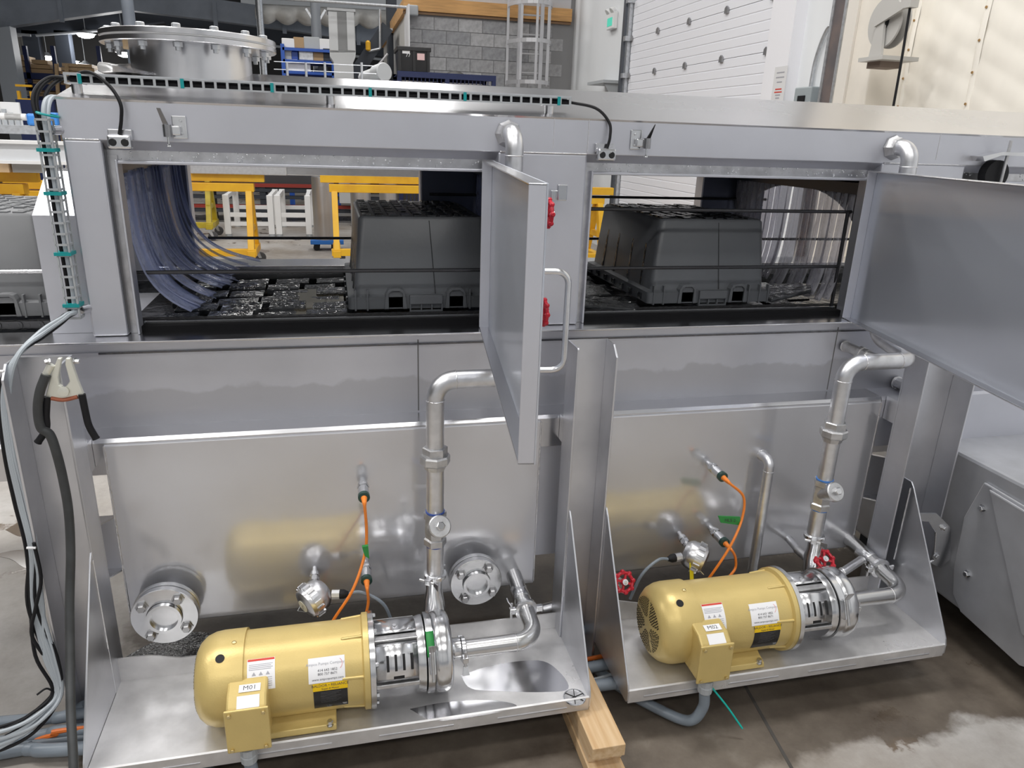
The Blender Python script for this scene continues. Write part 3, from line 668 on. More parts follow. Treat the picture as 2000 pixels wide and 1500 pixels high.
# stair
st = thing('steel_stair', 'dark steel stair with open treads beside the block room', 'stair', (A(730,120,Y=14.5).x, 14.5, 0))
for s in (0, 0.8):
    MB().bar(A(690,150,Y=14.5+s), A(757,52,Y=14.5+s), 0.05, 0.22, up=(0,0,1)).build('stringer', DKBEAM, st, smooth=0)
a, b = A(690,150,Y=14.5), A(757,52,Y=14.5)
for k in range(10):
    p = a.lerp(b, (k+0.5)/10); MB().box(p.x-0.12, p.x+0.12, 14.5, 15.3, p.z-0.02, p.z+0.02).build('tread', GREYP, st, smooth=0)
MB().tube([A(742,95,Y=14.4), A(742,18,Y=14.4)], 0.02, 8).build('handrail', GALV, st)
MB().tube([A(742,95,Y=14.4), A(720,100,Y=14.4)], 0.02, 8).build('handrail', GALV, st)
MB().tube(spline([A(757,105,Y=14.4), A(735,130,Y=14.4), A(700,152,Y=14.4)]), 0.02, 8).build('handrail', ALU, st)
p = A(719, 90, Y=14.38); MB().lathe(p, (0,0,1), [(-0.08,0.02),(-0.06,0.045),(0.06,0.045),(0.09,0.02)], 12).build('stair_lamp', YEL, st)
tag(MB().box(A(757,30,Y=15.8).x, A(775,30,Y=15.8).x, 15.8, 16.2, 0, 7).build('dark_column', DKBEAM, smooth=0), 'dark column behind the stair and the block room', 'column')

# ================================================================== TRESTLES AND STOCK BEHIND THE WASHER
def caster(parent, x, y, sc=1.0):
    r = 0.065*sc
    MB().box(x-0.05, x+0.05, y-0.04, y+0.04, 2*r+0.02, 2*r+0.035).build('caster_plate', GALV, parent, smooth=0)
    MB().prism([(x-0.01, y-0.035, 2*r+0.02),(x+0.05, y-0.035, 2*r+0.02),(x+0.075, y-0.035, r),(x+0.045, y-0.035, r)], (0,0.07,0)).build('caster_fork', GALV, parent, smooth=0)
    MB().lathe((x+0.06, y-0.025, r+0.002), (0,1,0), [(0,r*0.7),(0.005,r),(0.045,r),(0.05,r*0.7)], 20).build('caster_wheel', mat('wheel_grey',(0.07,0.07,0.075),0.5), parent)
def trestle(x0, x1, Y, zt, m, label, W=0.62):
    t = thing('trestle', label, 'trestle', ((x0+x1)/2, Y, 0), 'trestles on casters behind the washer')
    MB().box(x0-0.1, x1+0.12, Y-0.08, Y+0.02, zt-0.09, zt).build('top_beam', m, t, smooth=0, bev=0.006)
    MB().box(x0, x1, Y-0.10, Y+0.04, zt-0.20, zt-0.105).build('cross_head', m, t, smooth=0, bev=0.006)
    zb = 0.165
    for x in (x0+0.06, x1-0.06):
        for s in (-1, 1):
            MB().bar((x, Y + s*0.05 - 0.03, zt-0.2), (x, Y + s*W/2, zb+0.04), 0.10, 0.07, up=(1,0,0)).build('leg', m, t, smooth=0, bev=0.004)
        MB().bar((x, Y-W/2-0.05, zb+0.04), (x, Y+W/2+0.05, zb+0.04), 0.09, 0.08, up=(0,0,1)).build('foot_rail', m, t, smooth=0, bev=0.004)
        MB().bar((x, Y-W/2+0.05, 0.48), (x, Y+W/2-0.05, 0.48), 0.05, 0.07, up=(0,0,1)).build('stay', m, t, smooth=0)
        for s in (-1, 1): caster(t, x-0.02, Y + s*W/2)
    MB().box(x0, x1, Y-W/2-0.04, Y-W/2+0.04, zb+0.02, zb+0.10).build('long_rail', m, t, smooth=0, bev=0.004)
    return t
p, q = A(345,350,Y=9.4), A(496,350,Y=9.4); trestle(p.x-0.5, q.x, 9.4, A(430,338,Y=9.4).z, YEL, 'yellow wheeled trestle behind the left strip curtain')
p, q = A(642,352,Y=9.4), A(825,350,Y=9.4); trestle(p.x, q.x+0.2, 9.4, A(740,343,Y=9.4).z, YEL, 'yellow wheeled trestle behind the tote in the left window')
p, q = A(300,350,Y=12.0), A(415,350,Y=12.0); trestle(p.x, q.x, 12.0, A(400,325,Y=12).z, YELO, 'dull olive yellow trestle farther back on the left')
p, q = A(-60,335,Y=8.0), A(48,335,Y=8.0); trestle(p.x, q.x, 8.0, A(20,335,Y=8).z, YEL, 'yellow trestle at the left edge under the white profile')
p, q = A(30,350,Y=9.2), A(112,350,Y=9.2); trestle(p.x, q.x, 9.2, A(80,352,Y=9.2).z, YEL, 'low yellow trestle seen left of the washer corner post')
p, q = A(1080,360,Y=9.0), A(1178,360,Y=9.0); trestle(p.x, q.x, 9.0, A(1130,365,Y=9).z, YEL, 'yellow trestle glimpsed left of the right hand tote')
# stock lying across the trestles
zt = A(560,340,Y=9.2).z + 0.004
stock = [(372,560,9.30,0.05,'steel tube with cut end, shortest on the trestles'),(385,860,9.36,0.055,'long steel tube nearest the window on the trestles'),(395,870,9.46,0.06,'long steel tube second from the window'),(385,880,9.56,0.065,'long steel tube third from the window'),(420,880,9.66,0.07,'long steel tube fourth from the window')]
for i, (x0, x1, Y, r, lab) in enumerate(stock):
    a, b = A(x0, 335, Y=Y), A(x1, 335, Y=Y); zz = A(560,342,Y=9.4).z + 0.002
    tag(MB().box(a.x, b.x, Y-0.04, Y+0.04, zz + 0.0, zz + 2*r).build('steel_tube', SHINY if i % 2 else PIPES, smooth=0, bev=0.01), lab, 'steel tube', 'steel tubes on the trestles')
a, b = A(498,350,Y=9.2), A(640,350,Y=9.2)
# white aluminium frames, red-black rack, drums on the floor behind
def alu_frame(x0, x1, y0, y1, Y, dY, label):
    a, b = A(x0, y0, Y=Y), A(x1, y1, Y=Y); t = thing('aluminium_frame', label, 'frame', ((a.x+b.x)/2, Y, 0), 'white frames behind the trestles')
    z1 = a.z; 
    for x in (a.x, b.x):
        for yy in (Y, Y+dY):
            MB().box(x-0.045, x+0.045, yy-0.045, yy+0.045, 0.03, z1).build('post', WPNT, t, smooth=0, bev=0.006)
            MB().lathe((x, yy, 0), (0,0,1), [(0,0.05),(0.028,0.05)], 10).build('foot', GREYP, t)
    for zz in (0.16, z1-0.05-0.28):
        for yy in (Y, Y+dY): MB().box(a.x+0.046, b.x-0.046, yy-0.03, yy+0.03, zz, zz+0.06).build('cross_rail', WPNT, t, smooth=0)
    for x in (a.x, b.x): MB().box(x-0.03, x+0.03, Y+0.046, Y+dY-0.046, z1-0.06, z1-0.001).build('side_rail', WPNT, t, smooth=0)
alu_frame(440, 530, 380, 435, 12.2, 1.2, 'white aluminium frame, left one of the pair behind the trestles')
alu_frame(541, 603, 381, 436, 12.2, 1.2, 'white aluminium frame, right one of the pair behind the trestles')
def drum(x, y0, y1, wpx, Y, label, zb=0.0):
    p, q = A(x, y1, Y=Y), A(x, y0, Y=Y); r = (A(x+wpx/2, y0, Y=Y) - A(x-wpx/2, y0, Y=Y)).length/2; 
    tag(MB().lathe((p.x, Y, zb), (0,0,1), [(0,r*0.98),(0.02,r),(q.z-zb-0.02,r),(q.z-zb,r*0.98)], 28).build('steel_drum', mat('drum_steel',(0.50,0.48,0.47),0.35,0.8), smooth=50), label, 'drum')
    return p.x, r
x, r = drum(634, 345, 440, 44, 10.8, 'tall plain steel cylinder standing on a blue dolly', 0.15)
dl = thing('blue_dolly', 'blue wheeled dolly under the tall steel cylinder', 'dolly', (x, 10.8, 0)); MB().box(x-r-0.05, x+r+0.1, 10.8-r, 10.8+r, 0.09, 0.149).build('deck', mat('dolly_blue',(0.02,0.16,0.55),0.45), dl, smooth=0, bev=0.008)
for sx in (-1,1):
    for sy in (-1,1): MB().lathe((x+sx*r*0.8, 10.8+sy*r*0.7-0.02, 0.046), (0,1,0), [(0,0.045),(0.04,0.045)], 14).build('wheel', BLACK, dl)
x, r = drum(706, 355, 440, 40, 11.2, 'second steel cylinder behind the trestle right of the blue dolly')
x, r = drum(760, 355, 440, 36, 11.6, 'third steel cylinder behind the wet tote')
mat('rack_red', (0.30,0.03,0.02), 0.5)
br = thing('bar_rack', 'low black rack with red rails far behind the trestles', 'rack', (-1, 14, 0))
a, b = A(300,370,Y=14), A(900,370,Y=14)
for y, mm in ((363,'rack_red'),(372,'dark_beam'),(386,'dark_beam'),(404,'rack_red'),(412,'dark_beam')):
    zz = A(550,y,Y=14).z; MB().box(a.x, b.x, 14, 14.12, zz-0.028, zz+0.028).build('rack_rail', MATS[mm], br, smooth=0)
for k in range(7):
    x = a.x + (b.x-a.x)*k/6; MB().box(x-0.05, x+0.05, 14.02, 14.5, 0, A(550,360,Y=14).z).build('rack_post', DKBEAM, br, smooth=0)
MB().box(a.x, b.x, 14.2, 14.9, A(550,378,Y=14).z, A(550,345,Y=14).z).build('rack_load', mat('load_dark',(0.05,0.05,0.055),0.6), br, smooth=0)
# left edge clutter: white profile, boards, machine, panels
a, b = A(-60,290,Y=7.2), A(112,296,Y=7.2); t = thing('white_profile', 'long white aluminium profile lying across the left edge', 'profile', (a.x, 7.2, 0))
zz = A(60,296,Y=7.2).z
MB().box(a.x-0.5, b.x+0.3, 7.2, 7.35, zz-0.075, zz+0.06).build('profile_web', mat('profile_white',(0.70,0.72,0.75),0.4), t, smooth=0)
MB().box(a.x-0.5, b.x+0.3, 7.16, 7.39, zz+0.06, zz+0.085).build('profile_flange', WPNT, t, smooth=0); MB().box(a.x-0.5, b.x+0.3, 7.16, 7.39, zz-0.10, zz-0.075).build('profile_flange', WPNT, t, smooth=0)
a, b = A(-60,318,Y=7.9), A(24,318,Y=7.9); zb_ = A(20,335,Y=8).z + 0.003
tag(MB().box(a.x-0.4, b.x, 7.8, 8.05, zb_, zb_+0.11).build('timber_board', mat('pale_timber',(0.72,0.52,0.32),0.6), smooth=0), 'pale timber board lying on the trestle at the left edge', 'timber')
a, b = A(24,318,Y=7.9), A(86,318,Y=7.9); tag(MB().box(a.x+0.02, b.x+0.05, 7.82, 8.0, zb_, zb_+0.10).build('steel_block', mat('block_grey',(0.38,0.37,0.35),0.5), smooth=0), 'dull grey steel block next to the pale timber board', 'block')
t = thing('bench_machine', 'grey bench machine with blue covers beyond the left cable tray', 'machine', (A(70,240,Y=7.6).x, 7.6, 0))
zz = A(60,262,Y=7.6).z
a, b = A(-60,262,Y=7.6), A(115,262,Y=7.6)
MB().box(a.x, b.x, 7.5, 8.1, zz, zz+0.07).build('machine_bed', GALV, t, smooth=0)
for x in (-20, 108): p = A(x, 280, Y=7.95); MB().box(p.x-0.02, p.x+0.02, 7.95, 8.0, 0, zz).build('bed_leg', GREYP, t, smooth=0)
MB().box(A(60,240,Y=7.6).x, A(80,240,Y=7.6).x, 7.5, 7.7, zz+0.07, A(70,222,Y=7.5).z).build('blue_cover', mat('cover_blue',(0.05,0.25,0.70),0.4), t, smooth=0, bev=0.02)
MB().box(A(104,240,Y=7.6).x, A(120,240,Y=7.6).x, 7.5, 7.7, zz+0.07, A(110,220,Y=7.5).z).build('blue_cover', MATS['cover_blue'], t, smooth=0, bev=0.02)
for k in range(4):
    p = A(4+9*k, 240, Y=7.5); MB().cyl((p.x, 7.5, zz+0.14), (p.x+0.09, 7.5, zz+0.14), 0.028, 12).build('roller', WPNT, t)
a, b = A(-20,235,Y=7.9), A(36,200,Y=7.9); t2 = thing('white_panel_frame', 'white slatted board standing upright at the left edge', 'panel', ((a.x+b.x)/2, 7.9, 0))
MB().box(a.x, b.x, 7.9, 7.93, a.z-0.05, b.z).build('panel', WPNT, t2, smooth=0)
for k in range(5): x = a.x + (b.x-a.x)*(k+0.3)/5; MB().box(x, x+0.03, 7.87, 7.9, a.z-0.05, b.z-0.03*k).build('slat', GREYP, t2, smooth=0)
MB().box(a.x, a.x+0.05, 7.9, 8.0, zz+0.071, a.z).build('panel_foot', GREYP, t2, smooth=0)
tag(MB().box(A(35,225,Y=16).x, A(108,225,Y=16).x, 16, 16.1, 0, A(60,195,Y=16).z).build('blue_partition', NAVY, smooth=0), 'navy partition panel behind the yellow ladder', 'partition')
# ================================================================== TUNNEL WASHER
W = thing('tunnel_washer', 'long stainless steel tunnel washer with open doors and two pump trays', 'washing machine', (0.5, 2.4, 0))
def wp(mb, name, m, parent=None, **k): return mb.build(name, m, parent or W, **k)
YH_ = 2.05; XL, XR = -0.627, 3.2; ZT = 1.677; YRG, ZRG, YBK = 2.5, 1.773, 2.95
# hood: upper band folded back at the foot
band = [(YH_, 1.586), (YH_, ZT), (YH_+0.004, ZT+0.002), (YH_+0.010, ZT-0.006), (YH_+0.010, 1.592), (YH_+0.040, 1.568), (YH_+0.035, 1.562)]
wp(MB().prism([(XL, y, z) for y, z in band], (XR-XL, 0, 0)), 'hood_band', STEEL, smooth=30, bev=0.0015)
wp(MB().prism([(XL-0.001, YH_, ZT-0.002), (XL-0.001, YRG, ZRG), (XL-0.001, YRG, ZRG+0.005), (XL-0.001, YH_-0.003, ZT+0.003)], (XR-XL, 0, 0)), 'roof_panel', ROOFS, smooth=0)
wp(MB().prism([(XL-0.001, YBK, ZT-0.002), (XL-0.001, YRG, ZRG), (XL-0.001, YRG, ZRG+0.005), (XL-0.001, YBK+0.003, ZT+0.003)], (XR-XL, 0, 0)), 'roof_panel', ROOFS, smooth=0)
wp(MB().prism([(XL, YH_+0.01, 1.40), (XL, YH_+0.01, ZT), (XL, YRG, ZRG), (XL, YBK, ZT), (XL, YBK, 1.40)], (0.004, 0, 0)), 'gable_end', STEEL, smooth=0)
# posts of the front
ZL = 1.094
for x0, x1 in ((XL, -0.542), (0.445, 0.702), (1.668, 1.98), (2.95, 3.2)):
    wp(MB().box(x0, x1, YH_+0.0005, YH_+0.075, ZL, 1.586), 'post', STEEL, smooth=0, bev=0.006)
    wp(MB().tube([(x0+0.004, YH_, 1.586), (x1-0.004, YH_, 1.586)], 0.0022, 6), 'weld_seam', WELD)
wp(MB().tube([(0.70, YH_, 1.59), (0.70, YH_, ZT)], 0.0014, 6), 'panel_joint', WELD); wp(MB().tube([(0.60, YH_, 1.60), (0.60, YH_, ZT)], 0.0010, 6), 'panel_joint', WELD)
for k, x in enumerate((1.86,)): wp(MB().tube([(x, YH_, 1.60), (x, YH_, ZT)], 0.0012, 6), 'panel_joint', WELD)
# window frames, recessed behind the posts
WET = mat('wet_frame_steel', (0.64,0.64,0.66), 0.34, 1.0, noise=0.25, nscale=25, bump=0.06, bscale=60)
bays = [(-0.542, 0.445), (0.702, 1.668), (1.98, 2.95)]
for i, (x0, x1) in enumerate(bays):
    fr = wp(MB().box(x0, x1, 2.085, 2.092, 1.536, 1.575), 'window_frame', WET, smooth=0)
    wp(MB().box(x0+0.022, x1-0.022, 2.070, 2.110, 1.530, 1.538), 'head_lip', STEEL, fr, smooth=0, bev=0.002)
    for s, xx in ((1, x0), (-1, x1)):
        a, b = sorted((xx, xx + s*0.024)); wp(MB().box(a, b, 2.080, 2.10, ZL, 1.550), 'jamb', WET, fr, smooth=0)
        a, b = sorted((xx + s*0.020, xx + s*0.026)); wp(MB().box(a, b, 2.064, 2.11, ZL, 1.540), 'jamb_lip', STEEL, fr, smooth=0, bev=0.0015)
    wp(MB().box(x0+0.026, x1-0.026, 2.086, 2.118, ZL-0.002, 1.110), 'black_runner', mat('runner_black',(0.010,0.010,0.011),0.7,spec=0.08), fr, smooth=0)
    wp(MB().box(x0+0.026, x1-0.026, 2.1185, 2.1225, 1.095, 1.1165), 'runner_edge', SHINY, fr, smooth=0)
    # water drops clinging to the head of the frame
    d = MB(); r2 = random.Random(i+3)
    for k in range(130):
        x = r2.uniform(x0+0.03, x1-0.03); z = r2.uniform(1.540, 1.572); r = r2.uniform(0.0012, 0.0032)
        d.lathe((x, 2.0848, z), (0,-1,0), [(0, r), (r*0.5, r*0.75), (r*0.8, 0)], 6)
    o = wp(d, 'water_drops', mat('water_drop',(0.75,0.77,0.8),0.05,0.6), fr); o['kind'] = 'stuff'
# ledge under the windows, trough and frame beam
wp(MB().prism([(-2.2, 1.995, 1.088), (-2.2, 1.995, 1.0935), (-2.2, 2.12, 1.0935), (-2.2, 2.12, 1.088)], (5.4,0,0)), 'ledge', ROOFS, smooth=0, bev=0.0015)
wp(MB().box(-2.2, 3.2, 2.055, 2.06, 0.80, 1.088), 'trough_panel', TROUGH, smooth=0)
wp(MB().tube([(0.222, 2.055, 1.06), (0.222, 2.055, 0.84)], 0.0018, 6), 'panel_joint', mat('joint_dark',(0.2,0.2,0.2),0.5,0.8)); wp(MB().tube([(1.62, 2.055, 1.06), (1.62, 2.055, 0.84)], 0.0018, 6), 'panel_joint', MATS['joint_dark'])
bm = [(1.968, 0.735), (1.968, 0.826), (1.974, 0.836), (2.058, 0.836), (2.058, 0.828), (1.978, 0.826), (1.974, 0.735)]
wp(MB().prism([(-2.2, y, z) for y, z in bm], (0.0+3.97, 0, 0)), 'frame_beam', ROOFS, smooth=30)
bm2 = [(1.968, 0.655)] + bm[1:6] + [(1.974, 0.655)]
wp(MB().prism([(1.772, y, z) for y, z in bm2], (1.5, 0, 0)), 'frame_beam', STEEL, smooth=30)
# tanks
for x0, x1, z0 in ((-0.617, 0.580, 0.255), (0.790, 1.770, 0.262)):
    tk = wp(MB().box(x0, x1, 1.962, 2.60, z0, 0.822), 'tank', TANKS, smooth=0, bev=0.004)
    wp(MB().tube([(x0+0.002, 1.9615, z0+0.01), (x0+0.002, 1.9615, 0.82)], 0.0028, 6), 'weld_seam', WELD, tk); wp(MB().tube([(x1-0.002, 1.9615, z0+0.01), (x1-0.002, 1.9615, 0.82)], 0.0028, 6), 'weld_seam', WELD, tk)
wp(MB().box(0.583, 0.787, 1.985, 2.3, 0.345, 0.82), 'tank_bridge', STEEL, smooth=0)
# legs: channels open to the front
def leg(x0, x1, z0=0.0, z1=1.088, yf=1.815, yw=1.90, chL=False, chR=True):
    lg = wp(MB().box(x0, x1, yw, yw+0.006, z0+0.01, z1), 'leg', LEGS, smooth=0)
    for x, ch in ((x0, chL), (x1-0.006, chR)):
        c = 0.03 if ch else 0.004
        wp(MB().prism([(x, yw, z0+0.01), (x, yf, z0+0.01), (x, yf, z1-c), (x, yf+c, z1), (x, yw, z1)], (0.006,0,0)), 'leg_flange', LEGS, lg, smooth=0, bev=0.0012)
    wp(MB().box(x0-0.02, x1+0.02, yf-0.01, yw+0.05, 0.0, 0.01), 'foot_plate', LEGS, lg, smooth=0)
    wp(MB().box(x0+0.01, x1-0.01, yw+0.006, 1.966, 0.86-0.10, 0.84), 'leg_spacer', LEGS, lg, smooth=0)
    return lg
leg(-0.760, -0.634, chL=True, chR=False); leg(0.628, 0.748); leg(1.778, 1.975)
# welded shelf gussets between legs and tank
for xa, xb, zlo, zhi in ((-0.664, -0.616, 0.445, 0.610), (1.768, 1.835, 0.462, 0.628)):
    wp(MB().box(xa, xb, 1.966, 1.971, zlo, zhi), 'gusset_web', LEGS, smooth=0)
    for zz in (zlo, zhi):
        s = 1 if xa < 0 else -1; near = xa if s > 0 else xb; far = xb if s > 0 else xa
        wp(MB().prism([(near, 1.906, zz), (near, 1.966, zz), (far, 1.966, zz), (far, 1.955, zz), (near + s*0.012, 1.906, zz)], (0,0,0.005)), 'gusset_shelf', ROOFS, smooth=0)
# pump trays
def tray(x0, x1, gl, gr):
    t = wp(MB().box(x0, x1, 1.555, 1.865, 0.146, 0.151), 'pump_tray', TRAYS, smooth=0)
    wp(MB().prism([(x0, 1.555, 0.151), (x0, 1.549, 0.158), (x0, 1.545, 0.155), (x0, 1.545, 0.114), (x0, 1.560, 0.114), (x0, 1.560, 0.119), (x0, 1.551, 0.119), (x0, 1.551, 0.146)], (x1-x0,0,0)), 'front_lip', TRAYS, t, smooth=0)
    wp(MB().prism([(x0+0.0, 1.862, 0.151), (x1, 1.862, 0.151), (x1, 1.862, 0.205), (x0+0.16, 1.862, 0.205), (x0+0.08, 1.862, 0.225), (x0, 1.862, 0.225)], (0,0.005,0)), 'rear_lip', TRAYS, t, smooth=0)
    n = 4
    for k in range(n):
        a = x0 + (x1-x0)*(k+0.18)/n; wp(MB().box(a, a+(x1-x0)/n*0.62, 1.5435, 1.5455, 0.128, 0.132), 'lip_slot', LEGS, t, smooth=0)
    for x in (gl, gr):
        if x is None: continue
        wp(MB().prism([(x, 1.815, 0.592), (x, 1.800, 0.575), (x, 1.549, 0.175), (x, 1.543, 0.155), (x, 1.543, 0.125), (x, 1.552, 0.114), (x, 1.90, 0.114), (x, 1.90, 0.592)], (0.005,0,0)), 'gusset', LEGS, t, smooth=0, bev=0.001)
        wp(MB().tube([(x+(0.006 if x == gl else -0.001), 1.812, 0.30+0.03*k) for k in range(10)], 0.002, 5), 'weld_seam', WELD, t)
    return t
tr1 = tray(-0.634, 0.634, -0.640, 0.634); tr2 = tray(0.752, 1.815, 0.748, 1.815)
pd_ = A(1122, 1362, Z=0.151)
wp(MB().torus((pd_.x, pd_.y, 0.1515), (0,0,1), 0.030, 0.0025, 24, 6), 'drain_ring', SHINY, tr1); wp(MB().lathe((pd_.x, pd_.y, 0.1505), (0,0,1), [(0,0.029),(0.0012,0.029)], 24), 'drain_cup', CAST, tr1)
for k in range(3):
    th = k*PI/3+0.3; c, s = math.cos(th)*0.028, math.sin(th)*0.028; wp(MB().bar((pd_.x-c, pd_.y-s, 0.1525), (pd_.x+c, pd_.y+s, 0.1525), 0.002, 0.002, up=(0,0,1)), 'drain_spoke', DARK, tr1, smooth=0)
# flat puddles on tray 1
WATER = mat('water_film', (0.66,0.66,0.68), 0.2, 1.0)
for pts in ([(900,1320),(960,1300),(1050,1290),(1090,1310),(1110,1345),(1060,1352),(980,1350),(920,1345)], [(800,1385),(870,1372),(960,1368),(1010,1380),(940,1398),(850,1408)]):
    P = spline([A(x, y, Z=0.1512) for x, y in pts + pts[:1]], 5)[:-1]
    o = wp(MB().prism(P, (0,0,0.0006)), 'water_puddle', WATER, tr1, smooth=0)
# ---- exhaust stack
sx, sy = -0.385, 2.50
stk = wp(MB().lathe((sx, sy, 1.72), (0,0,1), [(0,0.165),(0.118,0.165)], 48), 'exhaust_stack', mat('stack_steel',(0.66,0.66,0.68),0.28,1.0,noise=0.08,nscale=3))
wp(MB().lathe((sx, sy, 1.836), (0,0,1), [(0,0.236),(0.002,0.238),(0.013,0.238),(0.014,0.236)], 64), 'stack_flange', ROOFS, stk)
wp(MB().lathe((sx, sy, 1.851), (0,0,1), [(0,0.234),(0.004,0.234)], 64), 'gasket', mat('gasket_white',(0.8,0.8,0.8),0.6), stk)
wp(MB().lathe((sx, sy, 1.855), (0,0,1), [(0,0.238),(0.012,0.238),(0.014,0.236)], 64), 'blind_flange', ROOFS, stk)
b0 = MB().lathe((0,0,0), (0,0,1), [(-0.055,0.007),(-0.046,0.007),(-0.046,0.0125),(-0.034,0.0125),(-0.034,0.006),(0,0.006),(0,0.0115),(0.010,0.0115),(0.012,0.009)], 6)
for k in range(14):
    th = 2*PI*(k+0.5)/14; pos = (sx+0.212*math.cos(th)-0.5, sy+0.212*math.sin(th)-2.4, 1.869)
    if k == 0: bo = b0.build('bolt', GALV, stk, local=True); bo.location = pos
    else: copy_to(bo, stk, pos)
def crumple(u, v):
    th = 2.3 + 1.9*u; r = 0.166 + 0.085*v*math.sin(PI*u)**0.5; z = 1.765 - 0.02*v + 0.03*(1-v)*0 + 0.006*math.sin(9*th)*v
    x, y = sx + r*math.cos(th), sy + r*math.sin(th)
    zr = ZRG - abs(y-YRG)*(ZRG-ZT)/(YRG-YH_) + 0.006
    return (x, y, zr + 0.006*(1+math.sin(7*th+5*v))*v + (1-v)*0.012)
wp(MB().grid(crumple, 64, 4), 'roof_collar', SHINY, stk, smooth=180)
# ---- vestibule at the left end
vs_ = wp(MB().prism([(-0.735, 2.095, ZL), (-0.735, 2.095, 1.40), (-0.735, 2.24, 1.50), (-0.735, 2.24, 1.49), (-0.735, 2.10, 1.393), (-0.735, 2.10, ZL)], (0.108,0,0)), 'entry_hood', STEEL, smooth=0)
wp(MB().box(-0.735, -0.627, 2.24, 2.78, 1.49, 1.50), 'entry_roof', ROOFS, vs_, smooth=0)
wp(MB().prism([(-0.735, 2.905, ZL), (-0.735, 2.905, 1.40), (-0.735, 2.78, 1.50), (-0.735, 2.78, 1.49), (-0.735, 2.90, 1.393), (-0.735, 2.90, ZL)], (0.108,0,0)), 'entry_hood', STEEL, smooth=0)
# ---- back wall of the tunnel with its own windows
DBLUE = mat('dark_back_frame', (0.10,0.11,0.15), 0.4, 0.8)
wp(MB().box(XL, XR, 2.945, 2.95, 1.505, ZT), 'back_band', DBLUE, smooth=0)
for x0, x1 in ((XL, -0.505), (0.335, 0.72), (1.51, 1.80), (2.6, 3.2)):
    wp(MB().box(x0, x1, 2.90, 2.95, 1.09, 1.505), 'back_post', DBLUE, smooth=0)
for x in (-0.502, 0.33, 0.722, 1.507): wp(MB().box(x-0.003, x+0.003, 2.895, 2.955, 1.14, 1.505), 'back_jamb', STEEL, smooth=0)
wp(MB().box(XL, XR, 2.86, 3.02, 1.085, 1.138), 'back_sill', ROOFS, smooth=0, bev=0.004)
wp(MB().box(-0.62, XR, 2.05, 2.95, 1.045, 1.05), 'drip_pan', mat('wet_pan',(0.16,0.16,0.17),0.2,0.9,bump=0.4,bscale=25), smooth=0)
wp(MB().box(-2.0, -0.62, 2.05, 2.95, 1.045, 1.05), 'infeed_pan', STEEL, smooth=0)
wp(MB().box(-1.9, -0.63, 2.905, 2.95, 1.05, 1.10), 'infeed_rail', STEEL, smooth=0)
# partitions with arched openings
PART = mat('partition_steel', (0.09,0.09,0.10), 0.3, 0.9)
def partition(x, zc=1.40):
    P = [(2.06, 1.10), (2.06, 1.66), (2.5, 1.76), (2.94, 1.66), (2.94, 1.10), (2.90, 1.10)]
    n = 14
    for k in range(n+1):
        t = PI*k/n; P.append((2.5 + 0.38*math.cos(t), 1.30 + 0.19*math.sin(t)))
    P.append((2.10, 1.10))
    return wp(MB().prism([(x, y, z) for y, z in P], (0.004,0,0)), 'partition', PART, smooth=0)
partition(-0.545); partition(0.56); partition(1.69)
# guide rods
ROD = mat('rod_steel', (0.05,0.05,0.055), 0.25, 0.6)
for x0, x1, y, z in ((-0.62, 0.56, 2.135, 1.247), (0.60, 1.64, 2.135, 1.249), (0.72, 1.66, 2.135, 1.428), (-0.45, 1.75, 2.88, 1.238), (0.36, 1.80, 2.88, 1.405), (1.70, 2.9, 2.135, 1.249), (1.7, 2.9, 2.88, 1.238)):
    wp(MB().cyl((x0, y, z), (x1, y, z), 0.0055, 10), 'guide_rod', ROD)
wp(MB().cyl((-1.9, 2.16, 1.247), (-0.745, 2.16, 1.247), 0.0055, 10), 'guide_rod', ROOFS)
for x in (1.64, 0.70): wp(MB().tube(spline([(x, 2.135, 1.11), (x, 2.135, 1.25), (x, 2.135, 1.43)]), 0.006, 8), 'rod_bracket', ROD)

# ---- access doors
def access_door(h, n_end, z0, z1, label):
    h = V((*h, 0)); e = V((*n_end, 0)); d = (e-h).normalized(); n = V((d.y, -d.x, 0))      # n: towards the inside (left)
    if n.x > 0: n = -n
    up = V((0,0,1)); T = 0.028
    dr = wp(MB().prism([h+up*z0, e+up*z0, e+up*z1, h+up*z1], -n*0.003), 'access_door', mat('door_steel',(0.66,0.69,0.76),0.20,1.0,noise=0.06,nscale=2,rvar=0.03,bump=0.015,bscale=3), smooth=0)
    if 'dd' not in MATS: MATS['dd'] = 1; dual(MATS['door_steel'], 0.6, 0.6)
    dr['label'] = label
    for a, b, q in ((h, h+d*0.004, 'door_rim'), (e-d*0.004, e, 'door_rim')):
        wp(MB().prism([a+up*z0, b+up*z0, b+up*z1, a+up*z1], n*T), q, STEEL, dr, smooth=0, bev=0.001)
    for z in (z0, z1-0.004): wp(MB().prism([h+up*z, e+up*z, e+n*T+up*z, h+n*T+up*z], up*0.004), 'door_rim', ROOFS, dr, smooth=0, bev=0.001)
    # handle on the outside
    for q in (h+d*((e-h).length-0.10),):
        o = -n; P = [q+up*(z0+0.14), q+o*0.062+up*(z0+0.14), q+o*0.062+up*(z0+0.318), q+up*(z0+0.318)]
        wp(MB().tube(rpath(P, 0.022), 0.0055, 12), 'handle', SHINY, dr)
    for z in (z0+0.06, z1-0.08): wp(MB().cyl(h - n*0.006 + up*z, h - n*0.006 + up*(z+0.05), 0.006, 10), 'hinge_barrel', SHINY, dr)
    return dr
access_door((0.428, 2.046), (0.318, 1.11), 1.092, 1.562, 'left access door swung open with bent rod handle'); access_door((1.650, 2.046), (1.475, 1.125), 1.092, 1.562, 'right access door swung wide open')
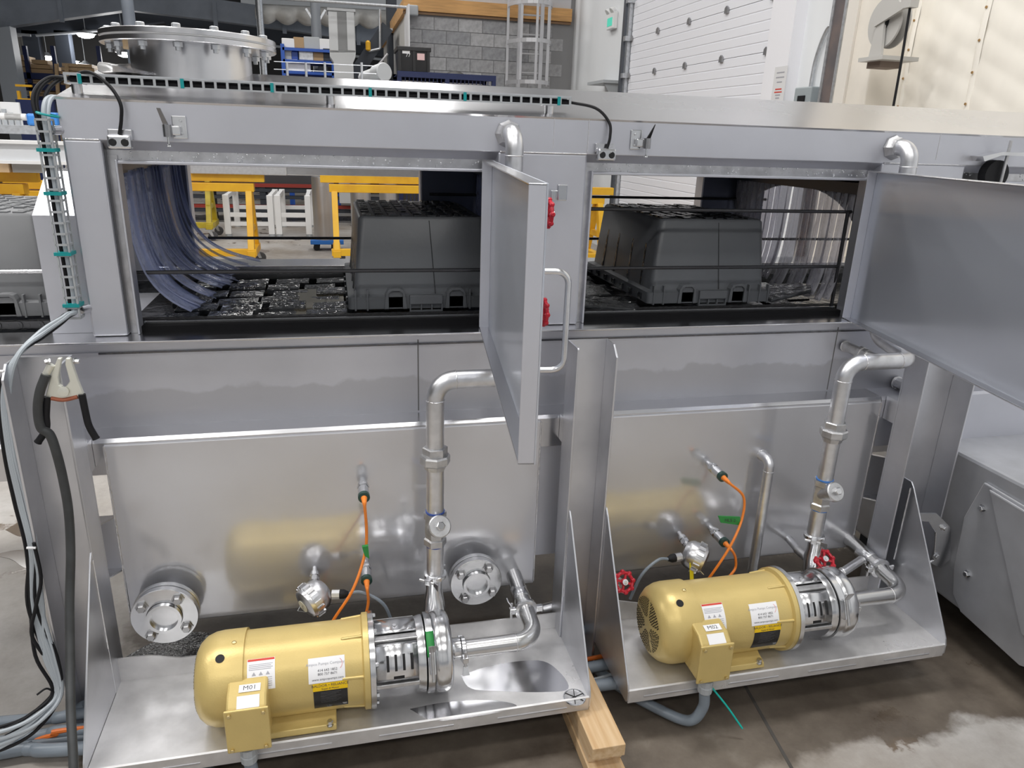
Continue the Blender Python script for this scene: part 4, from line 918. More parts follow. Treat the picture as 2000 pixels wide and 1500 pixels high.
# latches and interlock switches on the hood band
def latch(x, z, flip):
    l = wp(MB().box(x-0.017, x+0.017, YH_-0.005, YH_, z-0.026, z+0.028), 'toggle_latch', SHINY, smooth=0, bev=0.004)
    xo = x - 0.025*flip
    wp(MB().box(min(xo,x)-0.004, max(xo,x)+0.004, YH_-0.022, YH_-0.004, z-0.018, z+0.004), 'latch_arm', SHINY, l, smooth=0, bev=0.003)
    wp(MB().cyl((xo, YH_-0.024, z-0.022), (xo, YH_-0.024, z+0.006), 0.0105, 12), 'latch_barrel', mat('dull_chrome',(0.36,0.36,0.37),0.25,1.0), l)
    wp(MB().lathe((xo, YH_-0.024, z-0.045), (0,0,1), [(0,0.006),(0.004,0.005),(0.006,0.0025),(0.03,0.0025)], 10), 'latch_spindle', SHINY, l)
    wp(MB().prism([(xo-0.006, YH_-0.028, z), (xo+0.006, YH_-0.028, z), (xo+0.010*(1 if flip<0 else -0.6), YH_-0.050, z+0.043), (xo-0.010*(1 if flip>0 else -0.6)-0.004*flip, YH_-0.050, z+0.043)], (0,0.006,0)), 'latch_lever', BLACK if flip < 0 else mat('dark_chrome',(0.22,0.22,0.23),0.2,1.0), l, smooth=0)
    for zz in (-0.014, 0.016): wp(bolt(MB(), (x+0.004*flip, YH_-0.004, z+zz), (0,-1,0), 0.0035, 0.003), 'screw', SHINY, l)
latch(-0.360, 1.620, 1); latch(0.842, 1.628, -1)
def interlock(x, z, cable):
    s = wp(MB().box(x-0.028, x+0.026, YH_-0.012, YH_, z-0.002, z+0.022), 'interlock_switch', ROOFS, smooth=0, bev=0.002)
    wp(MB().box(x-0.027, x+0.027, YH_-0.034, YH_-0.012, z-0.024, z+0.010), 'switch_body', SHINY, s, smooth=0, bev=0.006)
    for dx in (-0.014, 0.013): wp(MB().lathe((x+dx, YH_-0.0345, z-0.008), (0,-1,0), [(0,0.009),(0.0015,0.008)], 14), 'switch_window', PLATEK, s)
    wp(MB().tube(spline(cable), 0.0042, 8), 'switch_cable', BLACK, s)
interlock(-0.494, 1.590, [(-0.494, 2.03, 1.60), (-0.485, 2.028, 1.635), (-0.483, 2.03, 1.67), (-0.505, 2.045, 1.708), (-0.55, 2.07, 1.738), (-0.60, 2.10, 1.730)])
interlock(0.748, 1.594, [(0.750, 2.03, 1.60), (0.757, 2.03, 1.635), (0.755, 2.04, 1.672), (0.72, 2.06, 1.708), (0.655, 2.095, 1.722)])
for s in (-1,1):
    pass
# strike catch on the middle post
pc_ = A(1098, 376, Y=1.99)
ck = wp(MB().box(pc_.x-0.014, pc_.x+0.014, 1.985, 2.0, pc_.z-0.022, pc_.z+0.022), 'door_catch', SHINY, smooth=0, bev=0.003)
wp(MB().box(pc_.x-0.03, pc_.x+0.0, 1.995, 2.05, pc_.z-0.02, pc_.z+0.005), 'catch_arm', SHINY, ck, smooth=0, bev=0.002)
# clamp bracket of the third bay (right edge)
pk = A(1968, 320, Y=2.0)
cb = wp(MB().prism([(pk.x-0.10, 2.0, pk.z+0.02),(pk.x-0.03, 2.0, pk.z+0.035),(pk.x+0.06, 2.0, pk.z+0.035),(pk.x+0.06, 2.0, pk.z+0.025),(pk.x-0.03, 2.0, pk.z+0.025),(pk.x-0.09, 2.0, pk.z+0.005)], (0,0.05,0)), 'clamp_bracket', SHINY, smooth=0)
wp(MB().cyl((pk.x, 2.01, pk.z-0.06), (pk.x+0.003, 2.01, pk.z+0.07), 0.005, 10), 'clamp_bolt', CAST, cb); wp(MB().lathe((pk.x-0.01, 2.05, pk.z-0.035), (0,-1,0), [(0,0.045),(0.03,0.045)], 24), 'rubber_seal', BLACK, cb)

# ================================================================== RIGHT HAND LOWER HOUSING
HX = 2.04
hs = thing('blower_housing', 'low grey steel housing with bolted cover plate at the right edge', 'housing', (HX+0.4, 1.6, 0))
p0, p1 = A(1866, 878, X=HX), A(1866, 1178, X=HX)
zt_, zb_ = p0.z, 0.13
HM = HOUS
MB().box(HX, HX+1.1, 0.75, 2.5, zb_, zt_).build('housing_body', HM, hs, smooth=0, bev=0.012)
for yy in (0.95, 2.3): MB().box(HX+0.1, HX+1.0, yy-0.04, yy+0.04, 0, zb_).build('foot', DKBEAM, hs, smooth=0)
q = lambda x, y: A(x, y, X=HX-0.012)
cv = [q(1921,942), q(2010,995), q(2080,1330), q(1990,1300), q(1875,1195), q(1860,1160), q(1862,1110), q(1882,1010)]
MB().prism(cv, (0.011,0,0)).build('cover_plate', HM, hs, smooth=0, bev=0.004)
MB().prism([q(1935,955), q(2010,1000), q(2080,1300), q(1998,1238)], (-0.010,0,0)).build('cover_boss', HM, hs, smooth=0, bev=0.006)
for x, y in ((1919,993),(1890,1121)):
    p = q(x, y); bolt(MB(), p, (-1,0,0), 0.010, 0.010).build('bolt', SHINY, hs)
# strap bracket between leg and housing
bx = 1.80
p = [A(x, y, Y=bx) for x, y in ((1795,1003),(1830,1003),(1858,1030),(1858,1092),(1838,1110),(1815,1100),(1824,1095),(1828,1040),(1815,1020),(1795,1018))]
sb = tag(MB().prism(p, (0,0.008,0)).build('strap_bracket', SHINY, smooth=0, bev=0.002), 'bent steel strap bracket bolted between washer leg and low housing', 'bracket')
for x, y in ((1843,1030),(1827,1085)):
    bolt(MB(), A(x, y, Y=bx), (0,-1,0), 0.009, 0.010).build('bolt', SHINY, sb)
# ================================================================== PUMP UNITS
AY, AZ = 1.672, 0.274
def on_cyl(x, y, R):
    """photo pixel -> (X, angle) on a cylinder of radius R about the motor axis"""
    d = (A(x, y, Y=1.0) - EYE); a = d.y**2 + d.z**2; oy, oz = EYE.y - AY, EYE.z - AZ
    b = 2*(d.y*oy + d.z*oz); c = oy*oy + oz*oz - R*R; disc = max(b*b - 4*a*c, 0); t = (-b - math.sqrt(disc))/(2*a)
    p = EYE + d*t; return p.x, math.atan2(AY - p.y, p.z - AZ)
def cyl_pt(X, th, R): return (X, AY - R*math.sin(th), AZ + R*math.cos(th))
def cyl_patch(x0, x1, t0, t1, R, n=10, th=0.0006):
    mb = MB(); mb.grid(lambda u, v: cyl_pt(x0+(x1-x0)*u, t0+(t1-t0)*v, R), 2, n); return mb
def cyl_text(s, size, xc, tc, R, align='CENTER'):
    vs, fs = text2d(s, size, align); return MB().add([cyl_pt(xc+a, tc - b/R, R) for a, b in vs], fs)
def pump_unit(ox, label, tagno):
    u = thing('pump_unit', label, 'pump', (ox-0.1, AY, 0.151), 'gold motor pumps on the trays')
    o = lambda x: (x+ox, AY, AZ); ax = (1,0,0); RB = 0.112
    fan = MB().lathe(o(0), ax, [(-0.387,0.0),(-0.387,0.080),(-0.380,0.094),(-0.365,0.108),(-0.345,0.116),(-0.325,0.1185),(-0.268,0.1185),(-0.268,0.112)], 56).build('fan_cover', GOLD, u, smooth=40)
    # perforated grille: five sectors of triangular holes
    g = MB()
    for r_ in range(5, 17):
        rr = r_*0.0049
        n = max(int(2*PI*rr/0.0072), 6)
        for k in range(n):
            th = 2*PI*(k + 0.5*(r_ % 2))/n; s = (th/(2*PI)*5) % 1
            if abs(s-0.5)*2*PI*rr/5 > PI*rr/5 - 0.0055: continue
            c = V((ox-0.3874, AY + rr*math.sin(th), AZ + rr*math.cos(th))); q = 0.0027; fl = 1 if (k % 2) else -1
            g.add([c + V((0, q, -q*fl)), c + V((0, -q, -q*fl)), c + V((0, 0, q*fl*1.3))], [(0,1,2)])
    gg = g.build('grille_holes', DARK, fan, smooth=0); gg['kind'] = 'stuff'
    MB().lathe(o(0), ax, [(-0.27,0.100),(-0.268,RB),(-0.02,RB),(0.0,0.1135),(0.022,0.1135),(0.026,0.124),(0.040,0.124),(0.040,0.09)], 56).build('motor_body', GOLD, u, smooth=30)
    for th in (0.35, 1.25, 2.2, -0.6):
        MB().bar(cyl_pt(ox-0.030, th, 0.110), cyl_pt(ox+0.026, th, 0.1145), 0.008, 0.008).build('end_rib', GOLD, u, smooth=0, bev=0.003)
    fl = MB().lathe(o(0), ax, [(0.040,0.122),(0.041,0.126),(0.054,0.126),(0.055,0.124)], 56).build('motor_flange', SHINY, u)
    for k in range(8):
        th = 2*PI*k/8+0.25; bolt(MB(), cyl_pt(ox+0.055, th, 0.112), (1,0,0), 0.006, 0.006, False).build('bolt', SHINY, fl)
    # adapter with slotted guards
    ad = MB().lathe(o(0), ax, [(0.055,0.080),(0.168,0.080)], 40).build('adapter', CAST, u)
    gd = cyl_patch(ox+0.058, ox+0.165, 0.55, 1.55, 0.098, 12).build('guard', SHINY, u, smooth=180, solid=0.002)
    gd2 = cyl_patch(ox+0.058, ox+0.165, -0.75, 0.25, 0.098, 12).build('guard', SHINY, u, smooth=180, solid=0.002)
    for k in range(4):
        x = ox + 0.083 + 0.021*k; cyl_patch(x, x+0.0065, 0.86, 1.28, 0.0995, 8).build('guard_slot', DARK, gd, smooth=180)
    cyl_patch(ox+0.10, ox+0.128, 1.42, 1.50, 0.0995, 3).build('guard_slot', DARK, gd, smooth=180)
    for xx, th in ((0.11, 0.0), (0.15, 0.14)): MB().lathe(cyl_pt(ox+xx, th, 0.099), V(cyl_pt(0, th, 1)) - V(cyl_pt(0, th, 0)), [(0,0.006),(0.003,0.005)], 10).build('screw', SHINY, gd2)
    for th in (0.4, -0.85, 1.7): MB().bar(cyl_pt(ox+0.055, th, 0.092), cyl_pt(ox+0.168, th, 0.092), 0.022, 0.012).build('adapter_rib', CAST, u, smooth=0, bev=0.002)
    # back plate, clamp ring and casing
    MB().lathe(o(0), ax, [(0.166,0.06),(0.166,0.098),(0.180,0.102),(0.186,0.102),(0.186,0.08)], 56).build('back_plate', SHINY, u)
    cl = MB().lathe(o(0), ax, [(0.188,0.098),(0.190,0.107),(0.208,0.107),(0.210,0.098)], 56).build('casing_clamp', SHINY, u)
    MB().lathe(o(0), ax, [(0.209,0.098),(0.212,0.103),(0.217,0.1065),(0.226,0.1085),(0.240,0.1085),(0.249,0.107),(0.255,0.103),(0.258,0.097),(0.259,0.09),(0.2595,0.05),(0.261,0.038),(0.266,0.031),(0.274,0.0285),(0.290,0.0285),(0.290,0.02)], 72).build('pump_casing', SHINY, u, smooth=60)
    th = 1.15
    c = V(cyl_pt(ox+0.2, th, 0.112)); dv = (V(cyl_pt(0, th, 1)) - V(cyl_pt(0, th, 0))); tv = V((0, -math.cos(th), -math.sin(th)))
    MB().bar(c - tv*0.030, c + tv*0.030, 0.020, 0.016, up=(1,0,0)).build('clamp_lug', SHINY, cl, smooth=0, bev=0.003)
    MB().cyl(c - tv*0.045 + dv*0.010, c + tv*0.045 + dv*0.010, 0.0045, 10).build('clamp_screw', CAST, cl)
    MB().prism([c + dv*0.010 + tv*-0.030 + V((-0.008,0,0)), c + dv*0.010 + tv*-0.030 + V((0.008,0,0)), c + dv*0.034 + tv*-0.052 + V((0.012,0,0)), c + dv*0.034 + tv*-0.052 + V((-0.012,0,0))], dv*0.004).build('wing_nut', SHINY, cl, smooth=0, bev=0.002)
    # volute discharge
    dx = ox + 0.233; DY = 1.79
    MB().tube([(dx, DY-0.045, AZ-0.01), (dx, DY-0.012, AZ+0.05), (dx, DY, AZ+0.09), (dx, DY, AZ+0.12), (dx, DY, AZ+0.155), (dx, DY, AZ+0.160)], [0.030, 0.032, 0.028, 0.023, 0.024, 0.025], 24).build('discharge_neck', SHINY, u)
    # terminal box
    tb = MB().prism([(ox-0.302, y, z) for y, z in ((1.506,0.193),(1.506,0.310),(1.532,0.330),(1.575,0.338),(1.62,0.338),(1.62,0.193))], (0.094,0,0)).build('terminal_box', GOLD, u, smooth=0, bev=0.006)
    MB().box(ox-0.306, ox-0.204, 1.498, 1.505, 0.189, 0.314).build('box_cover', GOLD, tb, smooth=0, bev=0.003)
    for sx_ in (-0.294, -0.216):
        for zz in (0.200, 0.303): bolt(MB(), (ox+sx_, 1.498, zz), (0,-1,0), 0.0052, 0.004, False).build('screw', mat('brass_screw',(0.62,0.50,0.25),0.35,0.8), tb)
    # stickers on the sloping top of the box (plane between (1.506,.310) and (1.532,.330))
    e1 = V((0, 0.026, 0.020)).normalized(); nn = V((0, -e1.z, e1.y)); base = V((ox-0.255, 1.519, 0.320)) + nn*0.0008
    def on_box(cx, cv, wd, hg, m, nm, k=0):
        P = [base + V((cx+a*wd/2, 0, 0)) + e1*(cv+b*hg/2) + nn*k for a, b in ((-1,-1),(1,-1),(1,1),(-1,1))]
        return MB().prism(P, nn*0.0005).build(nm, m, tb, smooth=0)
    on_box(0.004, -0.0005, 0.052, 0.029, WHITE, 'serial_sticker')
    e2 = V((0, 0.043, 0.008)).normalized(); n2 = V((0, -e2.z, e2.y)); base2 = V((ox-0.255, 1.549, 0.3332)) + n2*0.0012
    P = [base2 + V((0.006+a*0.025, 0, 0)) + e2*(b*0.011) for a, b in ((-1,-1),(1,-1),(1,1),(-1,1))]
    MB().prism(P, n2*0.0005).build('number_sticker', WHITE, tb, smooth=0)
    tv_, tf_ = text2d(tagno, 0.018)
    MB().add([base2 + n2*0.0008 + V((0.006+a, 0, 0)) + e2*b for a, b in tv_], tf_).build('number_print', PRINT, tb, smooth=0)
    # foot
    MB().prism([(ox-0.215, y, z) for y, z in ((1.575,0.1515),(1.560,0.157),(1.565,0.172),(1.595,0.180),(1.62,0.20),(1.72,0.20),(1.75,0.180),(1.78,0.172),(1.785,0.157),(1.77,0.1515))], (0.165,0,0)).build('motor_foot', GOLD, u, smooth=40, bev=0.002)
    bolt(MB(), (ox-0.066, 1.569, 0.170), (0,-0.15,1), 0.008, 0.012).build('foot_bolt', SHINY, u)
    # cover hole and screws
    MB().lathe(cyl_pt(ox-0.322, 0.50, 0.1178), V(cyl_pt(0, 0.5, 1)) - V(cyl_pt(0, 0.5, 0)), [(0,0.011),(0.0012,0.011)], 20).build('cover_hole', DARK, fan)
    for xx, th in ((-0.292, 0.15), (-0.285, 1.75)): MB().lathe(cyl_pt(ox+xx, th, 0.1185), V(cyl_pt(0, th, 1)) - V(cyl_pt(0, th, 0)), [(0,0.006),(0.002,0.0055),(0.004,0.002)], 10).build('screw', MATS['brass_screw'], fan)
    # labels
    R1 = RB + 0.0006
    def lab(x0, x1, t0, t1, m, nm, k=0): return cyl_patch(ox+x0, ox+x1, t0, t1, R1 + k*0.0003, 10).build(nm, m, u, smooth=180)
    wl_ = lab(-0.258, -0.192, 0.58, 1.25, WHITE, 'warning_label')
    cyl_patch(ox-0.257, ox-0.193, 0.585, 0.63, R1+0.0003, 4).build('warning_stripe', PRINTR, wl_, smooth=180)
    for k in range(4): cyl_patch(ox-0.254, ox-0.197-0.004*(k % 2), 0.70+0.035*k, 0.712+0.035*k, R1+0.0003, 2).build('print_line', PRINTG, wl_, smooth=180)
    for k in range(3):
        xc = ox-0.242+0.0165*k; MB().add([cyl_pt(xc-0.005, 0.935, R1+0.0003), cyl_pt(xc+0.005, 0.935, R1+0.0003), cyl_pt(xc, 0.86, R1+0.0003)], [(0,1,2)]).build('warning_triangle', PRINTG, wl_, smooth=0)
    for k in range(2):
        for j in range(5): cyl_patch(ox-0.253+0.030*k, ox-0.229+0.030*k, 0.985+0.045*j, 0.997+0.045*j, R1+0.0003, 2).build('print_line', PRINTG, wl_, smooth=180)
    al = lab(-0.112, -0.022, 0.72, 1.27, WHITE, 'maker_label')
    for s, sz, tt, xc, mm in (('Ampco Pumps Company', 0.0095, 0.86, -0.070, PRINTG), ('414 643 1852', 0.0088, 1.00, -0.065, PRINT), ('800 737 8671', 0.0088, 1.08, -0.065, PRINT), ('www.ampcopumps.com', 0.008, 1.19, -0.065, PRINT)):
        cyl_text(s, sz, ox+xc, tt, R1+0.0004).build('print', mm, al, smooth=0)
    mb = MB()
    for k in range(12):
        a0, a1 = -0.9+1.8*k/12, -0.9+1.8*(k+1)/12
        mb.add([cyl_pt(ox-0.043+r*math.cos(a), 0.89 - r*math.sin(a)/RB*1.0, R1+0.0004) for r, a in ((0.014,a0),(0.0155,a0),(0.0155,a1),(0.014,a1))], [(0,1,2,3)])
    mb.build('logo_arc', mat('pale_red',(0.75,0.35,0.35),0.6), al, smooth=0)
    bl = lab(-0.102, -0.018, 1.30, 2.02, PLATEK, 'rating_plate')
    cyl_patch(ox-0.103, ox-0.017, 1.28, 1.46, R1+0.0003, 6).build('plate_header', PLATEY, bl, smooth=180)
    cyl_text('BALDOR • RELIANCE', 0.0098, ox-0.060, 1.335, R1+0.0008).build('print', PRINT, bl, smooth=0); cyl_text('Super-E Motor', 0.0072, ox-0.060, 1.415, R1+0.0008).build('print', PRINT, bl, smooth=0)
    for j in range(9): cyl_patch(ox-0.084, ox-0.034-0.006*(j % 3), 1.50+0.036*j, 1.508+0.036*j, R1+0.0004, 2).build('print_line', mat('plate_print',(0.12,0.12,0.13),0.5), bl, smooth=180)
    cyl_patch(ox-0.032, ox-0.021, 1.90, 1.912, R1+0.0004, 2).build('print_line', WHITE, bl, smooth=180); cyl_patch(ox-0.030, ox-0.021, 1.94, 1.952, R1+0.0004, 2).build('print_line', WHITE, bl, smooth=180)
    return u
OFF = 1.238
u1 = pump_unit(0.0, 'left gold motor pump marked M01 on the front tray', 'M01')
u2 = pump_unit(OFF, 'right gold motor pump marked M02 with fan grille in view', 'M02')
tp = cyl_patch(0.1885, 0.209, 0.40, 1.02, 0.1085, 8).build('green_tape', GREEN, smooth=180, solid=0.0006); tag(tp, 'strip of green tape stuck over the left pump clamp', 'tape')

# ------------------------------------------------------------------ piping
def clamp_ring(parent, c, d, r=0.033):
    c, d = V(c), V(d).normalized(); a, b = perp(d)
    rg = MB().lathe(c - d*0.008, d, [(0,r-0.006),(0.003,r),(0.013,r),(0.016,r-0.006)], 28).build('clamp_ring', SHINY, parent)
    s = V((-0.6,-0.8,0)); s = (s - d*s.dot(d)).normalized(); t = d.cross(s)
    for e in (s, -s):
        MB().bar(c + e*(r-0.004), c + e*(r+0.016), 0.018, 0.016, up=d).build('clamp_lug', SHINY, rg, smooth=0, bev=0.002)
    MB().cyl(c + s*(r+0.010) - t*0.026, c + s*(r+0.010) + t*0.026, 0.004, 8).build('clamp_screw', CAST, rg)
    MB().prism([c + s*(r+0.010) + t*0.020 - d*0.006, c + s*(r+0.010) + t*0.020 + d*0.006, c + s*(r+0.022) + t*0.040 + d*0.010, c + s*(r+0.022) + t*0.040 - d*0.010], s*0.003).build('wing_nut', SHINY, rg, smooth=0)
def handwheel(parent, c, d, r=0.037, m=None):
    c, d = V(c), V(d).normalized(); a, b = perp(d); m = m or RED
    hw = MB().torus(c, d, r-0.006, 0.0055, 28, 8).build('handwheel', m, parent)
    for k in range(8):
        th = 2*PI*k/8; e = a*math.cos(th) + b*math.sin(th)
        MB().lathe(c + e*(r-0.010), e, [(0,0.007),(0.010,0.0075),(0.014,0.004)], 8).build('wheel_lobe', m, hw)
    for k in range(4):
        th = 2*PI*k/4+0.4; e = a*math.cos(th) + b*math.sin(th); MB().bar(c, c + e*(r-0.008), 0.007, 0.005, up=d).build('spoke', m, hw, smooth=0)
    MB().lathe(c - d*0.005, d, [(0,0.011),(0.010,0.011),(0.014,0.008)], 16).build('wheel_hub', m, hw); MB().lathe(c + d*0.009, d, [(0,0.0095),(0.0015,0.009)], 16).build('name_disc', WHITE, hw)
    MB().cyl(c - d*0.06, c + d*0.014, 0.005, 10).build('valve_stem', SHINY, hw)
    return hw
PR = 0.0242
def discharge(x, label, tape, yend=1.972):
    Y = 1.79; p = thing('discharge_pipe', label, 'pipe', (x, Y, 0.43), 'pump discharge pipes')
    z0, zt = 0.436, A(875, 742, Y=Y).z
    zU, zV0, zV1 = A(850, 893, Y=Y).z, A(850, 1062, Y=Y).z, A(850, 1000, Y=Y).z
    MB().tube([(x,Y,z0),(x,Y,zV0)], PR, 28).build('lower_pipe', PIPES, p)
    MB().tube([(x,Y,zV1),(x,Y,zU-0.03)], PR, 28).build('middle_pipe', PIPES, p)
    rx = x + 0.235
    path = rpath([(x,Y,zU+0.02),(x,Y,zt),(rx,Y,zt),(rx,yend,zt+0.03),(rx,yend,1.632),(rx,2.055,1.632)], 0.052, 9)
    MB().tube(path, PR, 28).build('riser', PIPES, p)
    for c, d in (((x,Y,zt-0.054),(0,0,1)), ((x+0.054,Y,zt),(1,0,0)), ((rx-0.054,Y,zt),(1,0,0)), ((rx,yend,1.578),(0,0,1))):
        MB().torus(c, d, PR, 0.0016, 24, 6).build('weld_ring', WELD, p)
    un = MB().lathe((x,Y,zU-0.034), (0,0,1), [(0,0.028),(0.014,0.031),(0.015,0.037),(0.020,0.041),(0.038,0.041),(0.043,0.038)], 8).build('union', CAST, p, smooth=25)
    MB().lathe((x,Y,zU+0.009), (0,0,1), [(0,0.034),(0.020,0.034),(0.022,0.030)], 6).build('union_nut', CAST, un, smooth=25)
    # angle check valve
    vb = MB().lathe((x,Y,zV0), (0,0,1), [(0,0.0315),(0.018,0.0315),(0.022,0.027),(0.045,0.029),(zV1-zV0-0.022,0.027),(zV1-zV0-0.018,0.0315),(zV1-zV0,0.0315)], 6).build('valve_body', CAST, p, smooth=25)
    c = V((x, Y, (zV0+zV1)/2)); d = V((0.10,-0.80,0.52)).normalized()
    MB().lathe(c, d, [(0,0.025),(0.045,0.025),(0.047,0.031),(0.060,0.031),(0.063,0.028)], 28).build('valve_bonnet', CAST, vb); MB().lathe(c + d*0.062, d, [(0,0.0125),(0.012,0.0125),(0.014,0.010)], 6).build('bonnet_plug', SHINY, vb)
    for zz in (zV0-0.004, zV1+0.001): MB().lathe((x,Y,zz), (0,0,1), [(0,PR+0.0015),(0.004,PR+0.0022)], 24).build('thread_tape', tape, p)
    clamp_ring(p, (x,Y,z0+0.004), (0,0,1), 0.032)
    # hood end: flange ring where the riser enters the hood
    MB().lathe((rx, 2.049, 1.632), (0,-1,0), [(0,0.038),(0.006,0.036),(0.012,0.032),(0.03,0.029)], 8).build('hood_nipple', CAST, p, smooth=25)
    return p, rx
d1, rx1 = discharge(0.2365, 'left discharge pipe with union and check valve above pump M01', mat('blue_tape_dark',(0.03,0.08,0.35),0.5))
d2, rx2 = discharge(OFF+0.224, 'right discharge pipe with bright blue thread tape above pump M02', BLUET)
for zz in (1.435, 1.163):
    hw = handwheel(d1, (0.562, 1.93, zz), (1,0,0)); MB().tube([(rx1, 1.955, zz), (0.52, 1.935, zz)], 0.014, 14).build('valve_branch', CAST, d1)
def suction(ox, label, xe):
    p = thing('suction_pipe', label, 'pipe', (xe, 1.672, 0.26), 'pump suction pipes')
    path = rpath([(ox+0.292, AY, AZ-0.006), (xe, AY, AZ-0.006), (xe, 1.966, AZ+0.02)], 0.062, 12)
    MB().tube(path, 0.0245, 28).build('pipe_run', mat('brushed_pipe',(0.60,0.60,0.60),0.26,1.0,noise=0.1,nscale=8,stretch=(1,30,30)), p)
    clamp_ring(p, (ox+0.298, AY, AZ-0.006), (1,0,0), 0.035); clamp_ring(p, (xe, 1.80, AZ+0.006), (0,1,0), 0.035)
    MB().torus((xe-0.062, AY, AZ-0.006), (1,0,0), 0.0245, 0.0012, 24, 6).build('weld_ring', WELD, p)
    MB().lathe((xe, 1.84, AZ+0.009), (0,1,0), [(0,0.026),(0.004,0.0275),(0.055,0.0275),(0.06,0.024)], 24).build('sleeve', SHINY, p)
suction(0.0, 'left suction pipe bending from the tank to pump M01', 0.512); suction(OFF, 'right suction pipe bending from the tank to pump M02', 1.752)
# overflow hook pipe on the right tank
hx = 1.345
hk = thing('overflow_pipe', 'hooked overflow pipe coming out of the right tank', 'pipe', (hx, 1.92, 0.1))
MB().tube(rpath([(hx, 1.965, 0.655), (hx, 1.915, 0.655), (hx, 1.915, 0.04)], 0.032, 10), 0.0165, 24).build('pipe_run', PIPES, hk); MB().torus((hx,1.915,0.62), (0,0,1), 0.0165, 0.0013, 20, 6).build('weld_ring', WELD, hk); MB().torus((hx,1.963,0.655), (0,1,0), 0.0175, 0.003, 20, 6).build('weld_ring', WELD, hk)
# sight flanges
def sight(px, py, r, label, gl):
    Y = 1.885; c = A(px, py, Y=Y)
    s = thing('sight_flange', label, 'flange', c, 'bolted sight flanges on the left tank')
    MB().cyl((c.x, 1.964, c.z), (c.x, 1.925, c.z), r*0.52, 32).build('neck', SHINY, s)
    MB().lathe((c.x, 1.928, c.z), (0,-1,0), [(0,r),(0.012,r),(0.013,r*0.98)], 48).build('rear_flange', SHINY, s); MB().lathe((c.x, 1.9145, c.z), (0,-1,0), [(0,r*0.94),(0.006,r*0.94)], 48).build('gasket', BLACK, s)
    MB().lathe((c.x, 1.908, c.z), (0,-1,0), [(0,r*0.44),(0.0,r),(0.016,r),(0.018,r*0.985),(0.018,r*0.54),(0.014,r*0.53),(0.014,r*0.44)], 48).build('front_flange', SHINY, s, smooth=30)
    MB().lathe((c.x, 1.893, c.z), (0,-1,0), [(0,r*0.53),(0.016,r*0.52),(0.016,r*0.42),(0.004,r*0.41)], 40).build('glass_bezel', SHINY, s, smooth=30)
    MB().lathe((c.x, 1.896, c.z), (0,-1,0), [(0,r*0.41),(0.003,r*0.41)], 32).build('glass', gl, s)
    for k in range(4):
        th = PI/4 + k*PI/2 + 0.15; q = (c.x + r*0.76*math.cos(th), 1.8895, c.z + r*0.76*math.sin(th)); bolt(MB(), q, (0,-1,0), 0.0125, 0.013).build('bolt', mat('bolt_steel',(0.45,0.45,0.46),0.35,1.0), s)
sight(321, 1207, 0.088, 'round bolted sight flange left of pump M01', mat('sight_mirror',(0.62,0.63,0.62),0.08,0.9)); sight(931, 1140, 0.080, 'round bolted sight flange under the left discharge pipe', MATS['sight_mirror'])
# level sensors and temperature heads
def sensor(X, Z, label, cable, dx=0.0):
    s = thing('level_sensor', label, 'sensor', (X, 1.96, Z), 'level sensors on the tanks'); d = V((dx, -1, -0.06)).normalized(); b = V((X, 1.962, Z))
    MB().lathe(b, d, [(0,0.010),(0.02,0.010),(0.02,0.015),(0.030,0.016),(0.032,0.013),(0.046,0.013),(0.048,0.0155),(0.082,0.0155)], 20).build('sensor_barrel', SHINY, s, smooth=30); MB().lathe(b + d*0.030, d, [(0,0.0175),(0.010,0.0175)], 6).build('hex_nut', SHINY, s, smooth=25)
    MB().lathe(b + d*0.082, d, [(0,0.0165),(0.012,0.0165),(0.014,0.013)], 20).build('sensor_cap', mat('green_black',(0.015,0.05,0.04),0.3), s)
    e = b + d*0.096
    MB().lathe(e, d, [(0,0.009),(0.004,0.008),(0.022,0.0065),(0.035,0.005)], 14).build('cable_boot', ORANGE, s)
    MB().tube(spline([e + d*0.02] + [e + d*0.038] + [V(q) for q in cable]), 0.0042, 8).build('sensor_cable', ORANGE, s)
sensor(0.048, 0.665, 'upper level sensor with orange cable above pump M01', [A(716,1040,Y=1.85), A(712,1085,Y=1.84), A(690,1150,Y=1.80), A(655,1205,Y=1.80), A(620,1260,Y=1.83)])
sensor(0.047, 0.395, 'lower level sensor with orange cable above pump M01', [A(719,1180,Y=1.84), A(708,1225,Y=1.84)])
sensor(1.150, 0.640, 'upper level sensor with orange cable above pump M02', [A(1452,970,Y=1.84), A(1450,1010,Y=1.83), A(1430,1060,Y=1.80), A(1395,1115,Y=1.80), A(1360,1160,Y=1.83)], 0.05)
sensor(1.190, 0.400, 'lower level sensor with orange cable above pump M02', [A(1436,1088,Y=1.84), A(1436,1110,Y=1.84), A(1420,1130,Y=1.82), A(1395,1150,Y=1.82)], 0.05)
g = A(713, 1075, Y=1.835); tag(MB().prism([g + V((-0.008,-0.005,0.014)), g + V((0.009,-0.005,0.016)), g + V((0.011,-0.005,-0.026)), g + V((-0.002,-0.005,-0.014))], (0,0.010,0)).build('cable_flag', GREEN, smooth=0), 'green tape flag on the orange cable above pump M01', 'tape')
gq = [A(x, y, Y=1.825) for x, y in ((1403,1008),(1446,1010),(1446,1026),(1408,1021))]
fg = thing('marked_tape', 'green tape flag marked HLS 2 on an orange cable', 'tape', gq[0]); MB().prism(gq, (0,0.004,0)).build('tape', GREEN, fg, smooth=0)
tv, tf = text2d('HLS 2', 0.016); cc_ = (gq[0]+gq[1]+gq[2]+gq[3])/4; ex_ = (gq[1]-gq[0]).normalized()
MB().add([cc_ + ex_*a + V((0,-0.0015,b)) for a, b in tv], tf).build('print', PRINT, fg, smooth=0)
